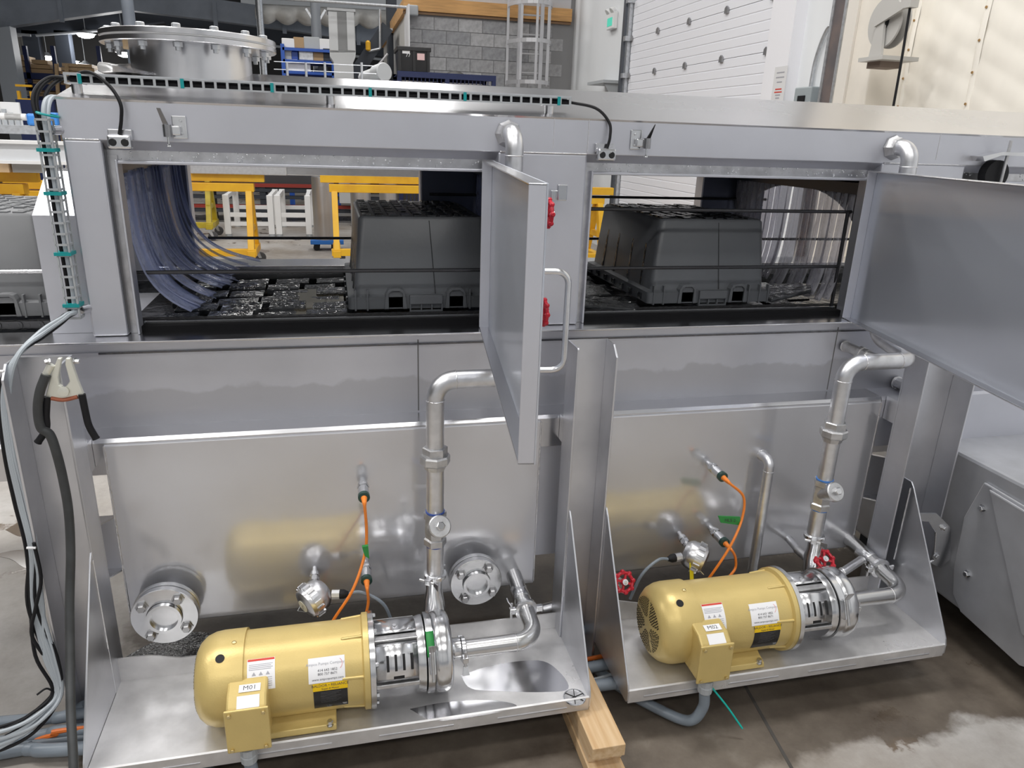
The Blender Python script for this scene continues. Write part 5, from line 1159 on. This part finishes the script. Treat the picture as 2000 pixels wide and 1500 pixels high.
def temp_head(X, Z, label, side, d=(0.0,-1,-0.35)):
    t = thing('temperature_head', label, 'sensor', (X, 1.96, Z), 'temperature heads on the tanks'); d = V(d).normalized(); b = V((X, 1.962, Z))
    MB().lathe(b, d, [(0,0.008),(0.02,0.008),(0.02,0.014),(0.032,0.014),(0.034,0.011),(0.06,0.011)], 16).build('stem', SHINY, t, smooth=30); MB().lathe(b + d*0.036, d, [(0,0.0145),(0.014,0.0145)], 6).build('hex_nut', SHINY, t, smooth=25)
    c = b + d*0.105
    ALUM = mat('cast_aluminium',(0.66,0.66,0.67),0.28,1.0)
    ax_ = V((side*-0.75,-0.55,-0.25)).normalized()
    MB().lathe(c - ax_*0.03, ax_, [(-0.008,0.030),(0.002,0.040),(0.012,0.046),(0.03,0.047)], 28).build('head_body', ALUM, t, smooth=40); cp = MB().lathe(c, ax_, [(0,0.0465),(0.024,0.0465),(0.033,0.042),(0.039,0.026),(0.040,0.0)], 28).build('head_cap', ALUM, t, smooth=40)
    a, b2 = perp(ax_)
    for k in range(16):
        th = 2*PI*k/16; e = a*math.cos(th) + b2*math.sin(th); MB().bar(c + e*0.0495 + ax_*0.002, c + e*0.0485 + ax_*0.023, 0.009, 0.008, up=e).build('grip_rib', ALUM, cp, smooth=0)
    s = V((side,-0.15,0.0)).normalized(); k0 = c - ax_*0.012
    MB().lathe(k0 + s*0.04, s, [(0,0.014),(0.022,0.014)], 8).build('gland_nut', ALUM, t); MB().lathe(k0 + s*0.062, s, [(0,0.014),(0.012,0.014),(0.02,0.010),(0.026,0.007)], 10).build('cable_gland', BLACK, t)
    g0 = k0 + s*0.085
    MB().tube(spline([g0, g0 + s*0.04 + V((0,0,0.004)), g0 + s*0.10 + V((0,-0.01,-0.03)), g0 + s*0.13 + V((0,0,-0.12))]), 0.005, 8).build('head_cable', CONDUIT, t)
    MB().tube([c + a*0.036 + ax_*-0.01, c + a*0.03 + ax_*0.04 + V((0,0,-0.03)), c + V((0,0,-0.055))], 0.0014, 5).build('cap_chain', SHINY, t)
    return c, ax_, t
c, ax_, t = temp_head(-0.101, 0.392, 'silver temperature head with round sticker behind pump M01', 1)
cs_ = c + ax_*0.0405; MB().lathe(cs_, ax_, [(0,0.019),(0.001,0.019)], 20).build('round_sticker', mat('cream_sticker',(0.7,0.68,0.58),0.5), t)
a, b = perp(ax_); tv, tf = text2d('pro', 0.017); MB().add([cs_ + ax_*0.0016 + V((0,-0.3,1)).normalized()*q1*-1 + a*q2*0.8 for q1, q2 in tv], tf).build('print', PRINT, t, smooth=0)
c, ax_, t = temp_head(1.075, 0.392, 'silver temperature head with bead chain behind pump M02', -1, (0.12,-1,-0.3))
MB().prism([c + V((-0.035,-0.035,0.0)), c + V((-0.022,-0.035,0.0)), c + V((-0.012,-0.040,-0.085)), c + V((-0.025,-0.040,-0.085))], (0,0.001,0)).build('yellow_tag', mat('tag_yellow',(0.85,0.72,0.02),0.5), t, smooth=0)
# small drain valves with red handwheels
def drain_valve(px, py, Y, d, label, r):
    c = A(px, py, Y=Y); d = V(d).normalized(); v = thing('drain_valve', label, 'valve', c, 'drain valves with red wheels')
    handwheel(v, c, d, r); b = c - d*0.055
    MB().lathe(b, d, [(-0.03,0.014),(0,0.017),(0.02,0.014),(0.03,0.010)], 12).build('bonnet', CAST, v); MB().tube([b + V((0,0.10,0)), b, b + V((0,-0.03,-0.005))], 0.014, 16).build('valve_body', CAST, v)
    MB().tube(spline([b + V((0,0.08,0)), b + V((0.01,0.16,0)), b + V((0.0,0.24,0.02))]), 0.013, 14).build('drain_pipe', PIPES, v)
drain_valve(1219, 1137, 1.80, (0.10,-0.85,0.5), 'red wheel drain valve left of motor M02', 0.034); drain_valve(1610, 1093, 1.76, (0.05,-0.6,0.75), 'red wheel drain valve behind pump M02 casing', 0.036)
dp = thing('drain_elbow', 'small steel drain pipe below the right handwheel running to the suction clamp', 'pipe', A(1660,1110,Y=1.82)); MB().tube(rpath([A(1600,1128,Y=1.80), A(1645,1118,Y=1.80), A(1680,1095,Y=1.85), A(1690,1085,Y=1.95)], 0.03), 0.014, 16).build('pipe_run', PIPES, dp)
MB().torus(A(1645,1118,Y=1.80), (1,0.1,0.1), 0.014, 0.003, 16, 6).build('weld_ring', WELD, dp)
# grey stub pipes: behind the left suction, trough drain with union, trough stub
sp_ = thing('stub_pipe', 'plain pipe stub behind the left suction elbow near the leg', 'pipe', A(1075,1185,Y=1.9)); MB().tube([A(1055,1192,Y=1.92), A(1110,1178,Y=1.92)], 0.018, 20).build('pipe_run', PIPES, sp_); MB().torus(A(1058,1191,Y=1.92), (1,0,0), 0.018, 0.002, 16, 6).build('weld_ring', WELD, sp_)
td = thing('trough_drain', 'short trough drain with union and elbow under the right door', 'pipe', A(1655,678,Y=2.04)); b = A(1652,676,Y=2.045)
MB().tube(rpath([b, b + V((0.02,-0.11,-0.012)), b + V((0.10,-0.13,-0.01)), b + V((0.12,-0.13,0.12))], 0.035), 0.017, 20).build('pipe_run', CAST, td); MB().lathe(b + V((0.012,-0.055,-0.006)), (0.15,-1,-0.1), [(0,0.023),(0.012,0.023),(0.014,0.020),(0.028,0.022),(0.034,0.022)], 8).build('union', CAST, td, smooth=25); MB().torus(b, (0,1,0), 0.018, 0.003, 16, 6).build('weld_ring', WELD, td)
ts = thing('trough_stub', 'capped pipe stub beside the right leg under the door', 'pipe', A(1750,745,Y=2.045)); b = A(1752,747,Y=2.045); MB().tube([b, b + V((0.0,-0.13,-0.002))], 0.019, 24).build('pipe_run', SHINY, ts); MB().torus(b, (0,1,0), 0.020, 0.003, 20, 6).build('weld_ring', WELD, ts)

# ================================================================== TOTES, STRIP CURTAINS, CONVEYOR
def tote(cx, cy, z0, m, label, mtop):
    t = thing('tote', label, 'tote', (cx, cy, z0), 'upturned plastic totes'); bx_, by_, tx_, ty_, H = 0.208, 0.292, 0.188, 0.268, 0.272
    def ring(x, y, z, n=5, r=0.02):
        P = []
        for sx_, sy_, a0 in ((1,1,0),(-1,1,PI/2),(-1,-1,PI),(1,-1,1.5*PI)):
            for k in range(n): th = a0 + PI/2*k/(n-1); P.append(V((cx+sx_*(x-r)+r*math.cos(th), cy+sy_*(y-r)+r*math.sin(th), z0+z)))
        return P
    mb = MB(); R = [ring(bx_, by_, 0.03), ring(tx_, ty_, H-0.008), ring(tx_-0.006, ty_-0.006, H)]; n = len(R[0])
    mb.v = [p for r in R for p in r]
    for j in range(2):
        for i in range(n): mb.f.append((j*n+i, j*n+(i+1) % n, (j+1)*n+(i+1) % n, (j+1)*n+i))
    mb.f.append(tuple(2*n+i for i in range(n))); mb.build('tote_body', m, t, smooth=40)
    mb = MB(); P0, P1, P2, P3 = ring(bx_+0.018, by_+0.018, 0.004, r=0.015), ring(bx_+0.018, by_+0.018, 0.040, r=0.015), ring(bx_-0.002, by_-0.002, 0.045), ring(bx_-0.002, by_-0.002, 0.004)
    mb.v = P0+P1+P2+P3
    for j, k in ((0,1),(1,2),(2,3),(3,0)):
        for i in range(n): mb.f.append((j*n+i, j*n+(i+1) % n, k*n+(i+1) % n, k*n+i))
    mb.build('tote_rim', m, t, smooth=40)
    for s, nx in ((-1, 0), ):
        yb = cy + s*(by_+0.018)
        for xc in (-0.075, 0.085):
            x = cx + xc*1.15; MB().prism([(x-0.034,yb-0.006,z0+0.004),(x-0.030,yb-0.006,z0+0.050),(x-0.022,yb-0.006,z0+0.062),(x-0.012,yb-0.006,z0+0.066),(x+0.012,yb-0.006,z0+0.066),(x+0.022,yb-0.006,z0+0.062),(x+0.028,yb-0.006,z0+0.050),(x+0.034,yb-0.006,z0+0.004),(x+0.021,yb-0.006,z0+0.004),(x+0.021,yb-0.006,z0+0.050),(x+0.012,yb-0.006,z0+0.058),(x-0.012,yb-0.006,z0+0.058),(x-0.021,yb-0.006,z0+0.050),(x-0.021,yb-0.006,z0+0.004)], (0,0.03,0)).build('latch_hoop', m, t, smooth=0, bev=0.001)
            MB().box(x-0.021, x+0.021, yb, yb+0.004, z0+0.008, z0+0.056).build('latch_recess', m, t, smooth=0)
        MB().box(cx-0.045, cx+0.055, yb-0.010, yb+0.006, z0+0.018, z0+0.046).build('handle_bar', m, t, smooth=0, bev=0.002); MB().box(cx-0.045, cx+0.055, yb-0.008, yb, z0-0.006, z0+0.0).build('rim_foot', m, t, smooth=0)
        for x in (-0.043, -0.01, 0.022, 0.053): MB().box(cx+x-0.002, cx+x+0.002, yb-0.008, yb, z0, z0+0.018).build('rim_rib', m, t, smooth=0)
        for x in (-0.205, -0.17, 0.14, 0.18, 0.212): MB().box(cx+x-0.0025, cx+x+0.0025, yb-0.003, yb+0.012, z0+0.0, z0+0.062).build('rim_rib', m, t, smooth=0)
    for k in range(7):
        y = cy - 0.25 + 0.5*k/6; MB().box(cx-bx_-0.024, cx-bx_-0.012, y-0.012, y+0.012, z0+0.01, z0+0.030).build('rim_slot', BLKW, t, smooth=0)
    for yy in (-0.20, -0.08, 0.06, 0.18):
        MB().prism([(cx-bx_-0.002, cy+yy-0.008, z0+0.046), (cx-bx_-0.002, cy+yy+0.008, z0+0.046), (cx-tx_-0.004, cy+yy*0.93+0.008, z0+0.21), (cx-tx_-0.004, cy+yy*0.93-0.008, z0+0.21)], (0.010,0,0.002)).build('side_rib', mtop, t, smooth=0, bev=0.002)
    # stiffening crease on the front
    MB().tube([(cx+0.02, cy-ty_-0.0005, z0+H-0.01), (cx+0.036, cy-by_-0.0005, z0+0.045)], 0.0013, 5).build('mould_line', BLKW, t); 
    g = MB(); r2 = random.Random(int(cx*100))
    for i in range(9):
        for j in range(13):
            x = cx-tx_+0.012+i*(2*tx_-0.03)/9; y = cy-ty_+0.012+j*(2*ty_-0.03)/13
            if r2.random() < 0.85: g.box(x, x+0.026, y, y+0.026, z0+H-0.001, z0+H+r2.uniform(0.003,0.006))
    o = g.build('base_grid', mtop, t, smooth=0); o['kind'] = 'stuff'
tote(0.257, 2.50, 1.117, TOTE, 'wet dark grey tote upside down behind the left access door', BLKW)
tote(1.213, 2.50, 1.117, TOTE, 'wet dark grey tote upside down in the right hand window', BLKW)
tote(-0.965, 2.50, 1.117, TOTEL, 'dry pale grey tote upside down entering at the left edge', TOTEL)
def strip_curtain(X, label, z1, n, sweep, y0=2.13, y1=2.88, wd=0.058, vm=None):
    vm = vm or VINYL
    t = thing('strip_curtain', label, 'strip curtain', (X, 2.5, z1)); r2 = random.Random(int(X*50)+9)
    MB().box(X-0.012, X+0.004, y0-0.02, y1+0.02, z1-0.005, z1+0.03).build('hanger_bar', PART, t, smooth=0)
    for k in range(n):
        yc = y0 + (y1-y0)*(k+0.5)/n; sw = sweep*r2.uniform(0.8,1.1)*(0.75+0.5*k/n); ln = r2.uniform(0.97,1.03); ph_ = r2.uniform(-0.3,0.3); xo = r2.uniform(-0.01,0.01)
        def fn(u, v, yc=yc, sw=sw, ln=ln, ph_=ph_, xo=xo):
            L = (z1-1.125)*ln; s = v; x = X + xo*s + sw*(0.25*s*s + 0.75*s**5); z = z1 - L*(s - 0.10*abs(sw)/0.2*s**5*0.8)
            w_ = (u-0.5)*wd; return (x + math.sin(ph_)*w_ + 0.003*math.cos(u*PI*2), yc + math.cos(ph_)*w_, max(z, 1.118))
        MB().grid(fn, 4, 22).build('vinyl_strip', vm, t, smooth=180, solid=0.003)
strip_curtain(-0.522, 'clear bluish vinyl strip curtain swept right in the left window', 1.510, 17, 0.19)
strip_curtain(1.655, 'clear wet vinyl strip curtain hanging in the right window', 1.490, 19, -0.045, wd=0.040, vm=VINYLC)
strip_curtain(0.545, 'clear vinyl strip curtain behind the left access door', 1.490, 13, 0.05)
cv = thing('conveyor', 'black chain conveyor with wet slatted plates inside the washer', 'conveyor', (0.5, 2.5, 1.05))
PL = mat('wet_grey_plate',(0.06,0.063,0.068),0.09,noise=0.6,nscale=14,bump=0.8,bscale=24)
r3 = random.Random(4)
for xs0, xs1 in ((-0.50, 0.03), (0.60, 0.985), (1.45, 1.66)):
    nx = max(2, int((xs1-xs0)/0.13))
    for j in range(6):
        yy = 2.19 + 0.105*j
        for i in range(nx):
            a = xs0 + (xs1-xs0)*i/nx + (0.03 if j % 2 else 0) + r3.uniform(-0.01,0.01); wd = (xs1-xs0)/nx*r3.uniform(0.80,0.96)
            dz = r3.uniform(0,0.012); tl = r3.uniform(-0.02,0.02)
            MB().prism([(a, yy, 1.078+dz), (a+wd, yy, 1.078+dz+tl*wd), (a+wd, yy+0.075, 1.084+dz), (a, yy+0.075, 1.080+dz)], (0,0,0.018)).build('slat_plate', PL if r3.random() < 0.6 else BLKW, cv, smooth=0, bev=0.003)
MB().box(-0.13, 0.02, 2.22, 2.60, 1.098, 1.101).build('water_sheet', mat('amber_water',(0.20,0.16,0.09),0.05,0.7), cv, smooth=0)
MB().prism([(1.43, 2.17, 1.12), (1.60, 2.20, 1.145), (1.64, 2.26, 1.15), (1.62, 2.30, 1.15), (1.45, 2.32, 1.13)], (0,0,0.012)).build('tilted_plate', PL, cv, smooth=0, bev=0.003); MB().prism([(0.73, 2.16, 1.12), (0.93, 2.14, 1.103), (0.95, 2.20, 1.105), (0.73, 2.30, 1.14)], (0,0,0.012)).build('tilted_plate', PL, cv, smooth=0, bev=0.003)
ch = MB(); px_ = 0.0254
for Y in (2.158, 2.83):
    x = -1.9; k = 0
    while x < 2.4:
        for dy in ((-0.009, 0.009) if k % 2 else (-0.006, 0.006)):
            P = [(x+0.010*math.cos(th)-0.002, Y+dy-0.0012, 1.106+0.010*math.sin(th)) for th in [PI/2+PI*i/5 for i in range(6)]] + [(x+px_+0.010*math.cos(th)+0.002, Y+dy-0.0012, 1.106+0.010*math.sin(th)) for th in [-PI/2+PI*i/5 for i in range(6)]]
            ch.prism(P, (0,0.0024,0))
        ch.lathe((x, Y-0.011, 1.106), (0,1,0), [(0,0.005),(0.022,0.005)], 6)
        x += px_; k += 1
o = ch.build('roller_chain', mat('chain_steel',(0.14,0.14,0.145),0.35,0.9), cv, smooth=30); o['kind'] = 'stuff'
for Y in (2.158, 2.83): MB().box(-1.95, 2.4, Y-0.008, Y+0.008, 1.052, 1.093).build('chain_rail', BLKW, cv, smooth=0)
# ================================================================== CABLES, TRAYS, CLAMP, FLOOR THINGS
PVC = mat('slotted_duct_grey', (0.42,0.44,0.46), 0.45)
# horizontal slotted duct on the roof
hd = thing('roof_cable_duct', 'long grey slotted cable duct along the washer roof', 'cable duct', (0.02, 2.08, 1.70))
X0, X1, YD, Z0, Z1 = -0.612, 0.655, 2.08, 1.713, 1.732
for z in (Z0, Z1):
    MB().box(X0, X1, YD-0.002, YD+0.001, z-0.002, z+0.002).build('duct_rail', PVC, hd, smooth=0); 
MB().box(X0, X1, YD, YD+0.045, Z1+0.002, Z1+0.0045).build('duct_lid', GALV, hd, smooth=0)
MB().box(X0, X1, YD+0.043, YD+0.045, Z0, Z1+0.002).build('duct_back', PVC, hd, smooth=0)
n = 46; r0 = None
for k in range(n):
    x = X0 + 0.004 + (X1-X0-0.008)*k/(n-1)
    if r0 is None: r0 = MB().box(-0.003,0.003,-0.002,0.001,-0.0085,0.0085).build('duct_rib', PVC, hd, local=True, smooth=0); r0.location = (x-0.02, YD-2.08, (Z0+Z1)/2-1.70)
    else: copy_to(r0, hd, (x-0.02, YD-2.08, (Z0+Z1)/2-1.70))
MB().tube([(X0+0.01, YD+0.015, 1.722), (0.0, YD+0.014, 1.720), (X1, YD+0.015, 1.721)], 0.007, 8).build('duct_cable', BLACK, hd); MB().tube([(X0+0.01, YD+0.028, 1.722), (X1, YD+0.028, 1.722)], 0.007, 8).build('duct_cable', BLACK, hd)
for px in (160, 358, 532, 723, 908, 1092):
    x = A(px, 180, Y=YD).x; MB().box(x-0.004, x+0.004, YD-0.005, YD-0.002, Z0-0.001, Z1+0.002).build('cable_tie', TEAL, hd, smooth=0)
for px in (148, 645, 1077):
    x = A(px, 190, Y=YD).x; MB().cyl((x, YD+0.02, 1.684), (x, YD+0.02, 1.711), 0.012, 16).build('duct_standoff', ROOFS, hd); MB().box(x-0.018, x+0.018, YD+0.0, YD+0.04, 1.7105, 1.713).build('standoff_plate', ROOFS, hd, smooth=0)
# vertical slotted duct at the corner post
vd = thing('corner_cable_duct', 'upright grey slotted cable duct left of the corner post', 'cable duct', (-0.655, 2.03, 1.16))
xa, xb, za, zb = -0.668, -0.640, 1.152, 1.628; yd = 2.02
for x in (xa, xb):
    MB().box(x-0.002, x+0.002, yd-0.002, yd+0.002, za, zb).build('duct_rail', PVC, vd, smooth=0); MB().box(x-0.002, x+0.002, yd+0.030, yd+0.034, za, zb).build('duct_rail', PVC, vd, smooth=0)
n = 19; r0 = r1 = None
for k in range(n):
    z = za + (zb-za)*k/(n-1)
    if r0 is None:
        r0 = MB().box(-0.0145,0.0145,-0.002,0.002,-0.0025,0.0025).build('duct_rib', PVC, vd, local=True, smooth=0); r0.location = ((xa+xb)/2+0.655, yd-2.03, z-1.16)
        r1 = MB().box(-0.002,0.002,-0.015,0.015,-0.0025,0.0025).build('duct_rib', PVC, vd, local=True, smooth=0); r1.location = (xb+0.655, yd+0.016-2.03, z-1.16)
    else: copy_to(r0, vd, ((xa+xb)/2+0.655, yd-2.03, z-1.16)); copy_to(r1, vd, (xb+0.655, yd+0.016-2.03, z-1.16))
for z in (1.605, 1.17): MB().cyl((xb, yd+0.016, z), (XL+0.002, 2.06, z), 0.011, 14).build('duct_standoff', ROOFS, vd)
for z in (1.56, 1.46, 1.315, 1.185): MB().box(xa-0.006, xb+0.004, yd-0.006, yd+0.036, z-0.004, z+0.004).build('cable_tie', TEAL, vd, smooth=0)
# cables: duct -> corner -> down along the left leg -> floor
def P_(x, y, Y): return A(x, y, Y=Y)
lane = [(0.0,0.0),(0.007,0.004),(-0.008,0.003),(0.014,-0.004),(-0.015,-0.004),(0.003,-0.010),(-0.004,0.012),(0.011,0.010)]
for i, (dx, dy) in enumerate(lane):
    grey = i in (0,1,3,5,6); j = rnd.uniform(-0.006,0.006)
    top = [V((-0.580+dx, 2.10+dy*0.5, 1.722)), V((-0.635+dx, 2.10+dy*0.5, 1.722)), V((-0.665+dx*0.8, 2.06+dy, 1.675))] if not grey else [V((-0.625+dx, 2.16+dy, 1.668)), V((-0.648+dx*0.7, 2.09+dy, 1.680)), V((-0.655+dx*0.7, 2.05+dy, 1.650))]
    pts = top + [V((-0.654+dx*0.6, 2.036+dy*0.5, 1.58)), V((-0.654+dx*0.6, 2.036+dy*0.5, 1.40)), V((-0.654+dx*0.6, 2.036+dy*0.5, 1.19)),
        P_(128+dx*300, 618+dy*300, 1.99), P_(80+dx*400, 652+dy*600, 1.93), P_(30+dx*500, 700-dx*600, 1.86), P_(8+dx*700, 770, 1.84), P_(18+dx*700, 880, 1.83), P_(40+dx*800, 980, 1.83), P_(62+dx*700, 1075, 1.82), P_(68+dx*900+j*1500, 1180, 1.82), P_(90+dx*1100-j*1500, 1280, 1.80), P_(112+dx*600, 1350, 1.78), P_(75+dx*1200, 1400+dy*800, 1.74), P_(10+dx*1500, 1440+dy*1500, 1.72), P_(-120, 1480+dy*2500, 1.72)]
    tag(MB().tube(spline(pts, 7), 0.0052 if grey else 0.0045, 8).build('control_cable', GREYC if grey else BLACK), 'grey control cable running from the corner duct down the left leg' if grey else 'black control cable running from the corner duct down the left leg', 'cable', 'grey cables in the corner bundle' if grey else 'black cables in the corner bundle')
for i, (pts, r, m_, lab) in enumerate([([(66,1060),(80,1130),(70,1185),(62,1240),(92,1290),(112,1340),(60,1395),(0,1420),(-60,1430)], 0.0045, BLACK, 'loose black cable looping out left of the left leg')]):
    tag(MB().tube(spline([P_(x, y, 1.80) for x, y in pts], 8), r, 8).build('loose_cable', m_), lab, 'cable')
for y, x0, x1, lab in ((1070,52,70,'white cable tie halfway down the left leg'),(1356,106,124,'white cable tie at the foot of the left leg'),(725,-2,8,'white cable tie at the upper left cable bend')):
    tag(MB().tube([P_(x0, y, 1.795), P_(x1, y, 1.795)], 0.003, 6).build('white_tie', WHITE), lab, 'cable tie')
tag(MB().tube(spline([P_(104,1350,1.78), P_(90,1345,1.76), P_(72,1357,1.75)]), 0.0025, 6).build('black_tie_tail', BLACK), 'black cable tie tail sticking out by the left leg foot', 'cable tie')
# teal tie around bundle at the corner top
tt = P_(93, 224, 2.04); tag(MB().torus(tt, (0.2,0,1), 0.022, 0.003, 20, 6).build('bundle_tie', TEAL), 'teal cable tie around the bundle above the corner duct', 'cable tie')
# ---- earth clamp with its thick black cable
yc_ = 1.80
ec = thing('earth_clamp', 'white metal welding earth clamp gripping the left leg top', 'clamp', P_(122,780,yc_))
JAW = mat('clamp_metal', (0.78,0.78,0.70), 0.35, 0.5)
q = lambda x, y, Y=yc_: P_(x, y, Y)
MB().prism([q(112,700), q(120,700), q(113,738), q(114,752), q(120,755), q(131,772), q(125,785), q(88,778), q(98,735)], (0,0.012,0)).build('jaw', JAW, ec, smooth=0, bev=0.002)
MB().prism([q(128,700), q(137,700), q(152,745), q(163,772), q(131,785), q(118,765), q(131,752), q(136,745), q(127,712)], (0,0.012,0)).build('jaw', JAW, ec, smooth=0, bev=0.002)
MB().lathe(q(124,764,yc_-0.002), (0,-1,0), [(0,0.012),(0.004,0.012),(0.006,0.004)], 20).build('pivot', JAW, ec)
MB().tube(spline([q(100,778), q(124,781), q(152,775)]), 0.005, 8).build('spring', mat('copper_spring',(0.35,0.12,0.07),0.4,0.6), ec)
MB().tube(spline([q(92,775), q(90,810), q(90,838), q(74,864)]), [0.008]*8*3+[0.009], 12).build('grip', BLACK, ec); MB().tube(spline([q(160,770), q(167,805), q(174,832), q(188,857)]), [0.008]*24+[0.009], 12).build('grip', BLACK, ec)
for x in (99, 146): bolt(MB(), q(x,705), (-1 if x < 120 else 1,-0.3,0), 0.006, 0.01).build('bolt', SHINY, ec)
MB().tube([q(100,712), q(88,735)], 0.008, 12).build('cable_lug', JAW, ec)
tag(MB().tube(spline([q(90,732,1.795), q(78,765,1.79), q(74,800,1.79), q(80,835,1.79), q(98,850,1.79), q(112,890,1.79), q(124,940,1.79), q(134,1000,1.78), q(138,1080,1.76), q(136,1180,1.72), q(137,1280,1.66), q(138,1380,1.58), q(143,1480,1.50), q(146,1560,1.45)]), 0.0105, 12).build('welding_cable', mat('welding_cable',(0.045,0.048,0.05),0.5,noise=0.3,nscale=20)), 'thick black welding cable hanging from the earth clamp', 'cable')
# ---- conduits on the floor
def conduit(pts, r, label, m=CONDUIT):
    t = thing('flexible_conduit', label, 'conduit', pts[0]); P = spline(pts, 10)
    MB().tube(P, r, 14).build('conduit_jacket', m, t)
def F(x, y, z): return A(x, y, Z=z)
a = F(1150,1228,0.10); conduit([V((-1.6, a.y+0.03, 0.05)), F(60,1405,0.05), F(150,1395,0.07), V((-0.2, a.y-0.02, 0.09)), a, F(1200,1220,0.10), V((1.6, a.y, 0.08))], 0.016, 'grey conduit passing under both trays nearest the tank')
a = F(1155,1303,0.08); conduit([V((-1.5, a.y+0.05, 0.03)), F(60,1440,0.03), F(155,1425,0.05), V((0.0, a.y, 0.06)), a, F(1195,1295,0.08), V((1.2, a.y+0.05, 0.06))], 0.017, 'grey conduit running between the trays in the middle')
a = F(1155,1341,0.08); conduit([V((-1.5, a.y+0.08, 0.03)), F(0,1470,0.03), F(60,1463,0.03), F(150,1462,0.04), V((0.0, a.y, 0.06)), a, F(1215,1332,0.08), V((1.0, a.y+0.10, 0.06)), V((1.3, a.y+0.2, 0.06))], 0.018, 'thick grey conduit nearest the front under the trays')
conduit([F(-60,1500,0.012), F(40,1425,0.025), F(110,1402,0.05), F(165,1375,0.09)], 0.011, 'thin grey conduit curving beside the left leg foot')
conduit([F(-30,1480,0.02), F(60,1455,0.028), F(160,1440,0.035), V((-0.3,1.80,0.04))], 0.012, 'dark grey conduit under the left tray corner', mat('conduit_dark',(0.12,0.14,0.165),0.4))
tag(MB().tube(spline([F(70,1446,0.03), F(110,1434,0.05), F(160,1422,0.06), V((0.0,1.78,0.06)), F(1160,1285,0.07), F(1195,1265,0.09), F(1230,1245,0.1)]), 0.007, 8).build('orange_cord', mat('deep_orange',(0.70,0.16,0.02),0.5)), 'deep orange cord lying under the trays', 'cord')
tag(MB().tube(spline([F(1155,1328,0.05), F(1200,1316,0.06), F(1240,1300,0.06)]), 0.005, 8).build('pale_cord', GREYC), 'thin pale cord between the two trays', 'cord')
# motor 2 conduit, gland and dangling teal tie
for ox, lab in ((0.0, 'grey cable gland and conduit under terminal box M01'), (OFF, 'grey flexible conduit looping under terminal box M02')):
    xg = ox-0.262; t = thing('motor_conduit', lab, 'conduit', (xg, 1.522, 0.10))
    MB().lathe((xg, 1.522, 0.1925), (0,0,-1), [(0,0.015),(0.010,0.015)], 16).build('nipple', GALV, t); MB().lathe((xg, 1.522, 0.182), (0,0,-1), [(0,0.0205),(0.018,0.0205),(0.020,0.018),(0.024,0.0205),(0.042,0.0205),(0.046,0.017)], 12).build('gland', mat('gland_grey',(0.36,0.38,0.40),0.4), t, smooth=25)
    MB().tube(spline([(xg,1.522,0.140), (xg+0.002,1.522,0.080), (xg-0.03,1.535,0.026), (xg-0.10,1.60,0.024), (xg-0.18,1.68,0.04), (xg-0.24,1.78,0.05)], 9), 0.0155, 14).build('conduit_jacket', CONDUIT, t)
tq = [A(1388,1340,Y=1.53), A(1420,1380,Y=1.50), A(1450,1423,Y=1.47)]
tag(MB().tube(spline(tq), 0.0028, 6).build('tie_tail', mat('teal_bright',(0.0,0.42,0.36),0.4)), 'long teal cable tie tail dangling under terminal box M02', 'cable tie')
# ---- wooden blocking
wk = thing('timber_blocking', 'stacked pale lumber block under the joint of the two trays', 'lumber', (0.70, 1.8, 0))
e0, e1 = A(1158,1464,Z=0.113), A(1222,1452,Z=0.113); xl, xr = e0.x, e1.x; yf = e0.y
MB().box(xl, xr, yf, 1.93, 0.075, 0.113).build('plank', WOOD, wk, smooth=0, bev=0.002); MB().box(xl+0.002, xr+0.006, yf+0.03, 1.93, 0.0375, 0.0745).build('plank', mat('raw_lumber_b',(0.66,0.50,0.32),0.65,noise=0.35,nscale=5,stretch=(12,0.7,12),col2=(0.52,0.34,0.18)), wk, smooth=0, bev=0.002); MB().box(xl-0.003, xr+0.003, yf-0.01, 1.93, 0.0, 0.037).build('plank', WOOD, wk, smooth=0, bev=0.002)
bk = thing('leg_shim', 'dark steel shim pad below the middle leg', 'pad', (0.69, 1.86, 0.0))
# ---- puddle and debris under the left sight flange
pts = [F(x, y, 0.0) for x, y in ((235,1290),(300,1255),(380,1235),(430,1250),(440,1320),(390,1335),(330,1330),(280,1325),(250,1315))]
pd2 = tag(MB().prism(spline(pts + pts[:1], 5)[:-1], (0,0,0.0015)).build('floor_puddle', mat('dark_puddle',(0.05,0.05,0.055),0.08,bump=0.5,bscale=60), smooth=0), 'dark rippled puddle on the floor under the left sight flange', 'puddle')
for i, pl in enumerate(([(10,1035),(40,1022),(60,1035),(40,1048)], [(-20,1085),(30,1075),(60,1078),(62,1110),(45,1108),(20,1092)])):
    P = [F(x, y, 0.0) for x, y in pl]; tag(MB().prism(spline(P + P[:1], 5)[:-1], (0,0,0.001)).build('floor_puddle', mat('brown_puddle',(0.13,0.10,0.075),0.1), smooth=0), 'small brown puddle on the floor at the left edge, %s one' % ('upper' if i == 0 else 'lower'), 'puddle')
bpy.data.objects.remove(bk)
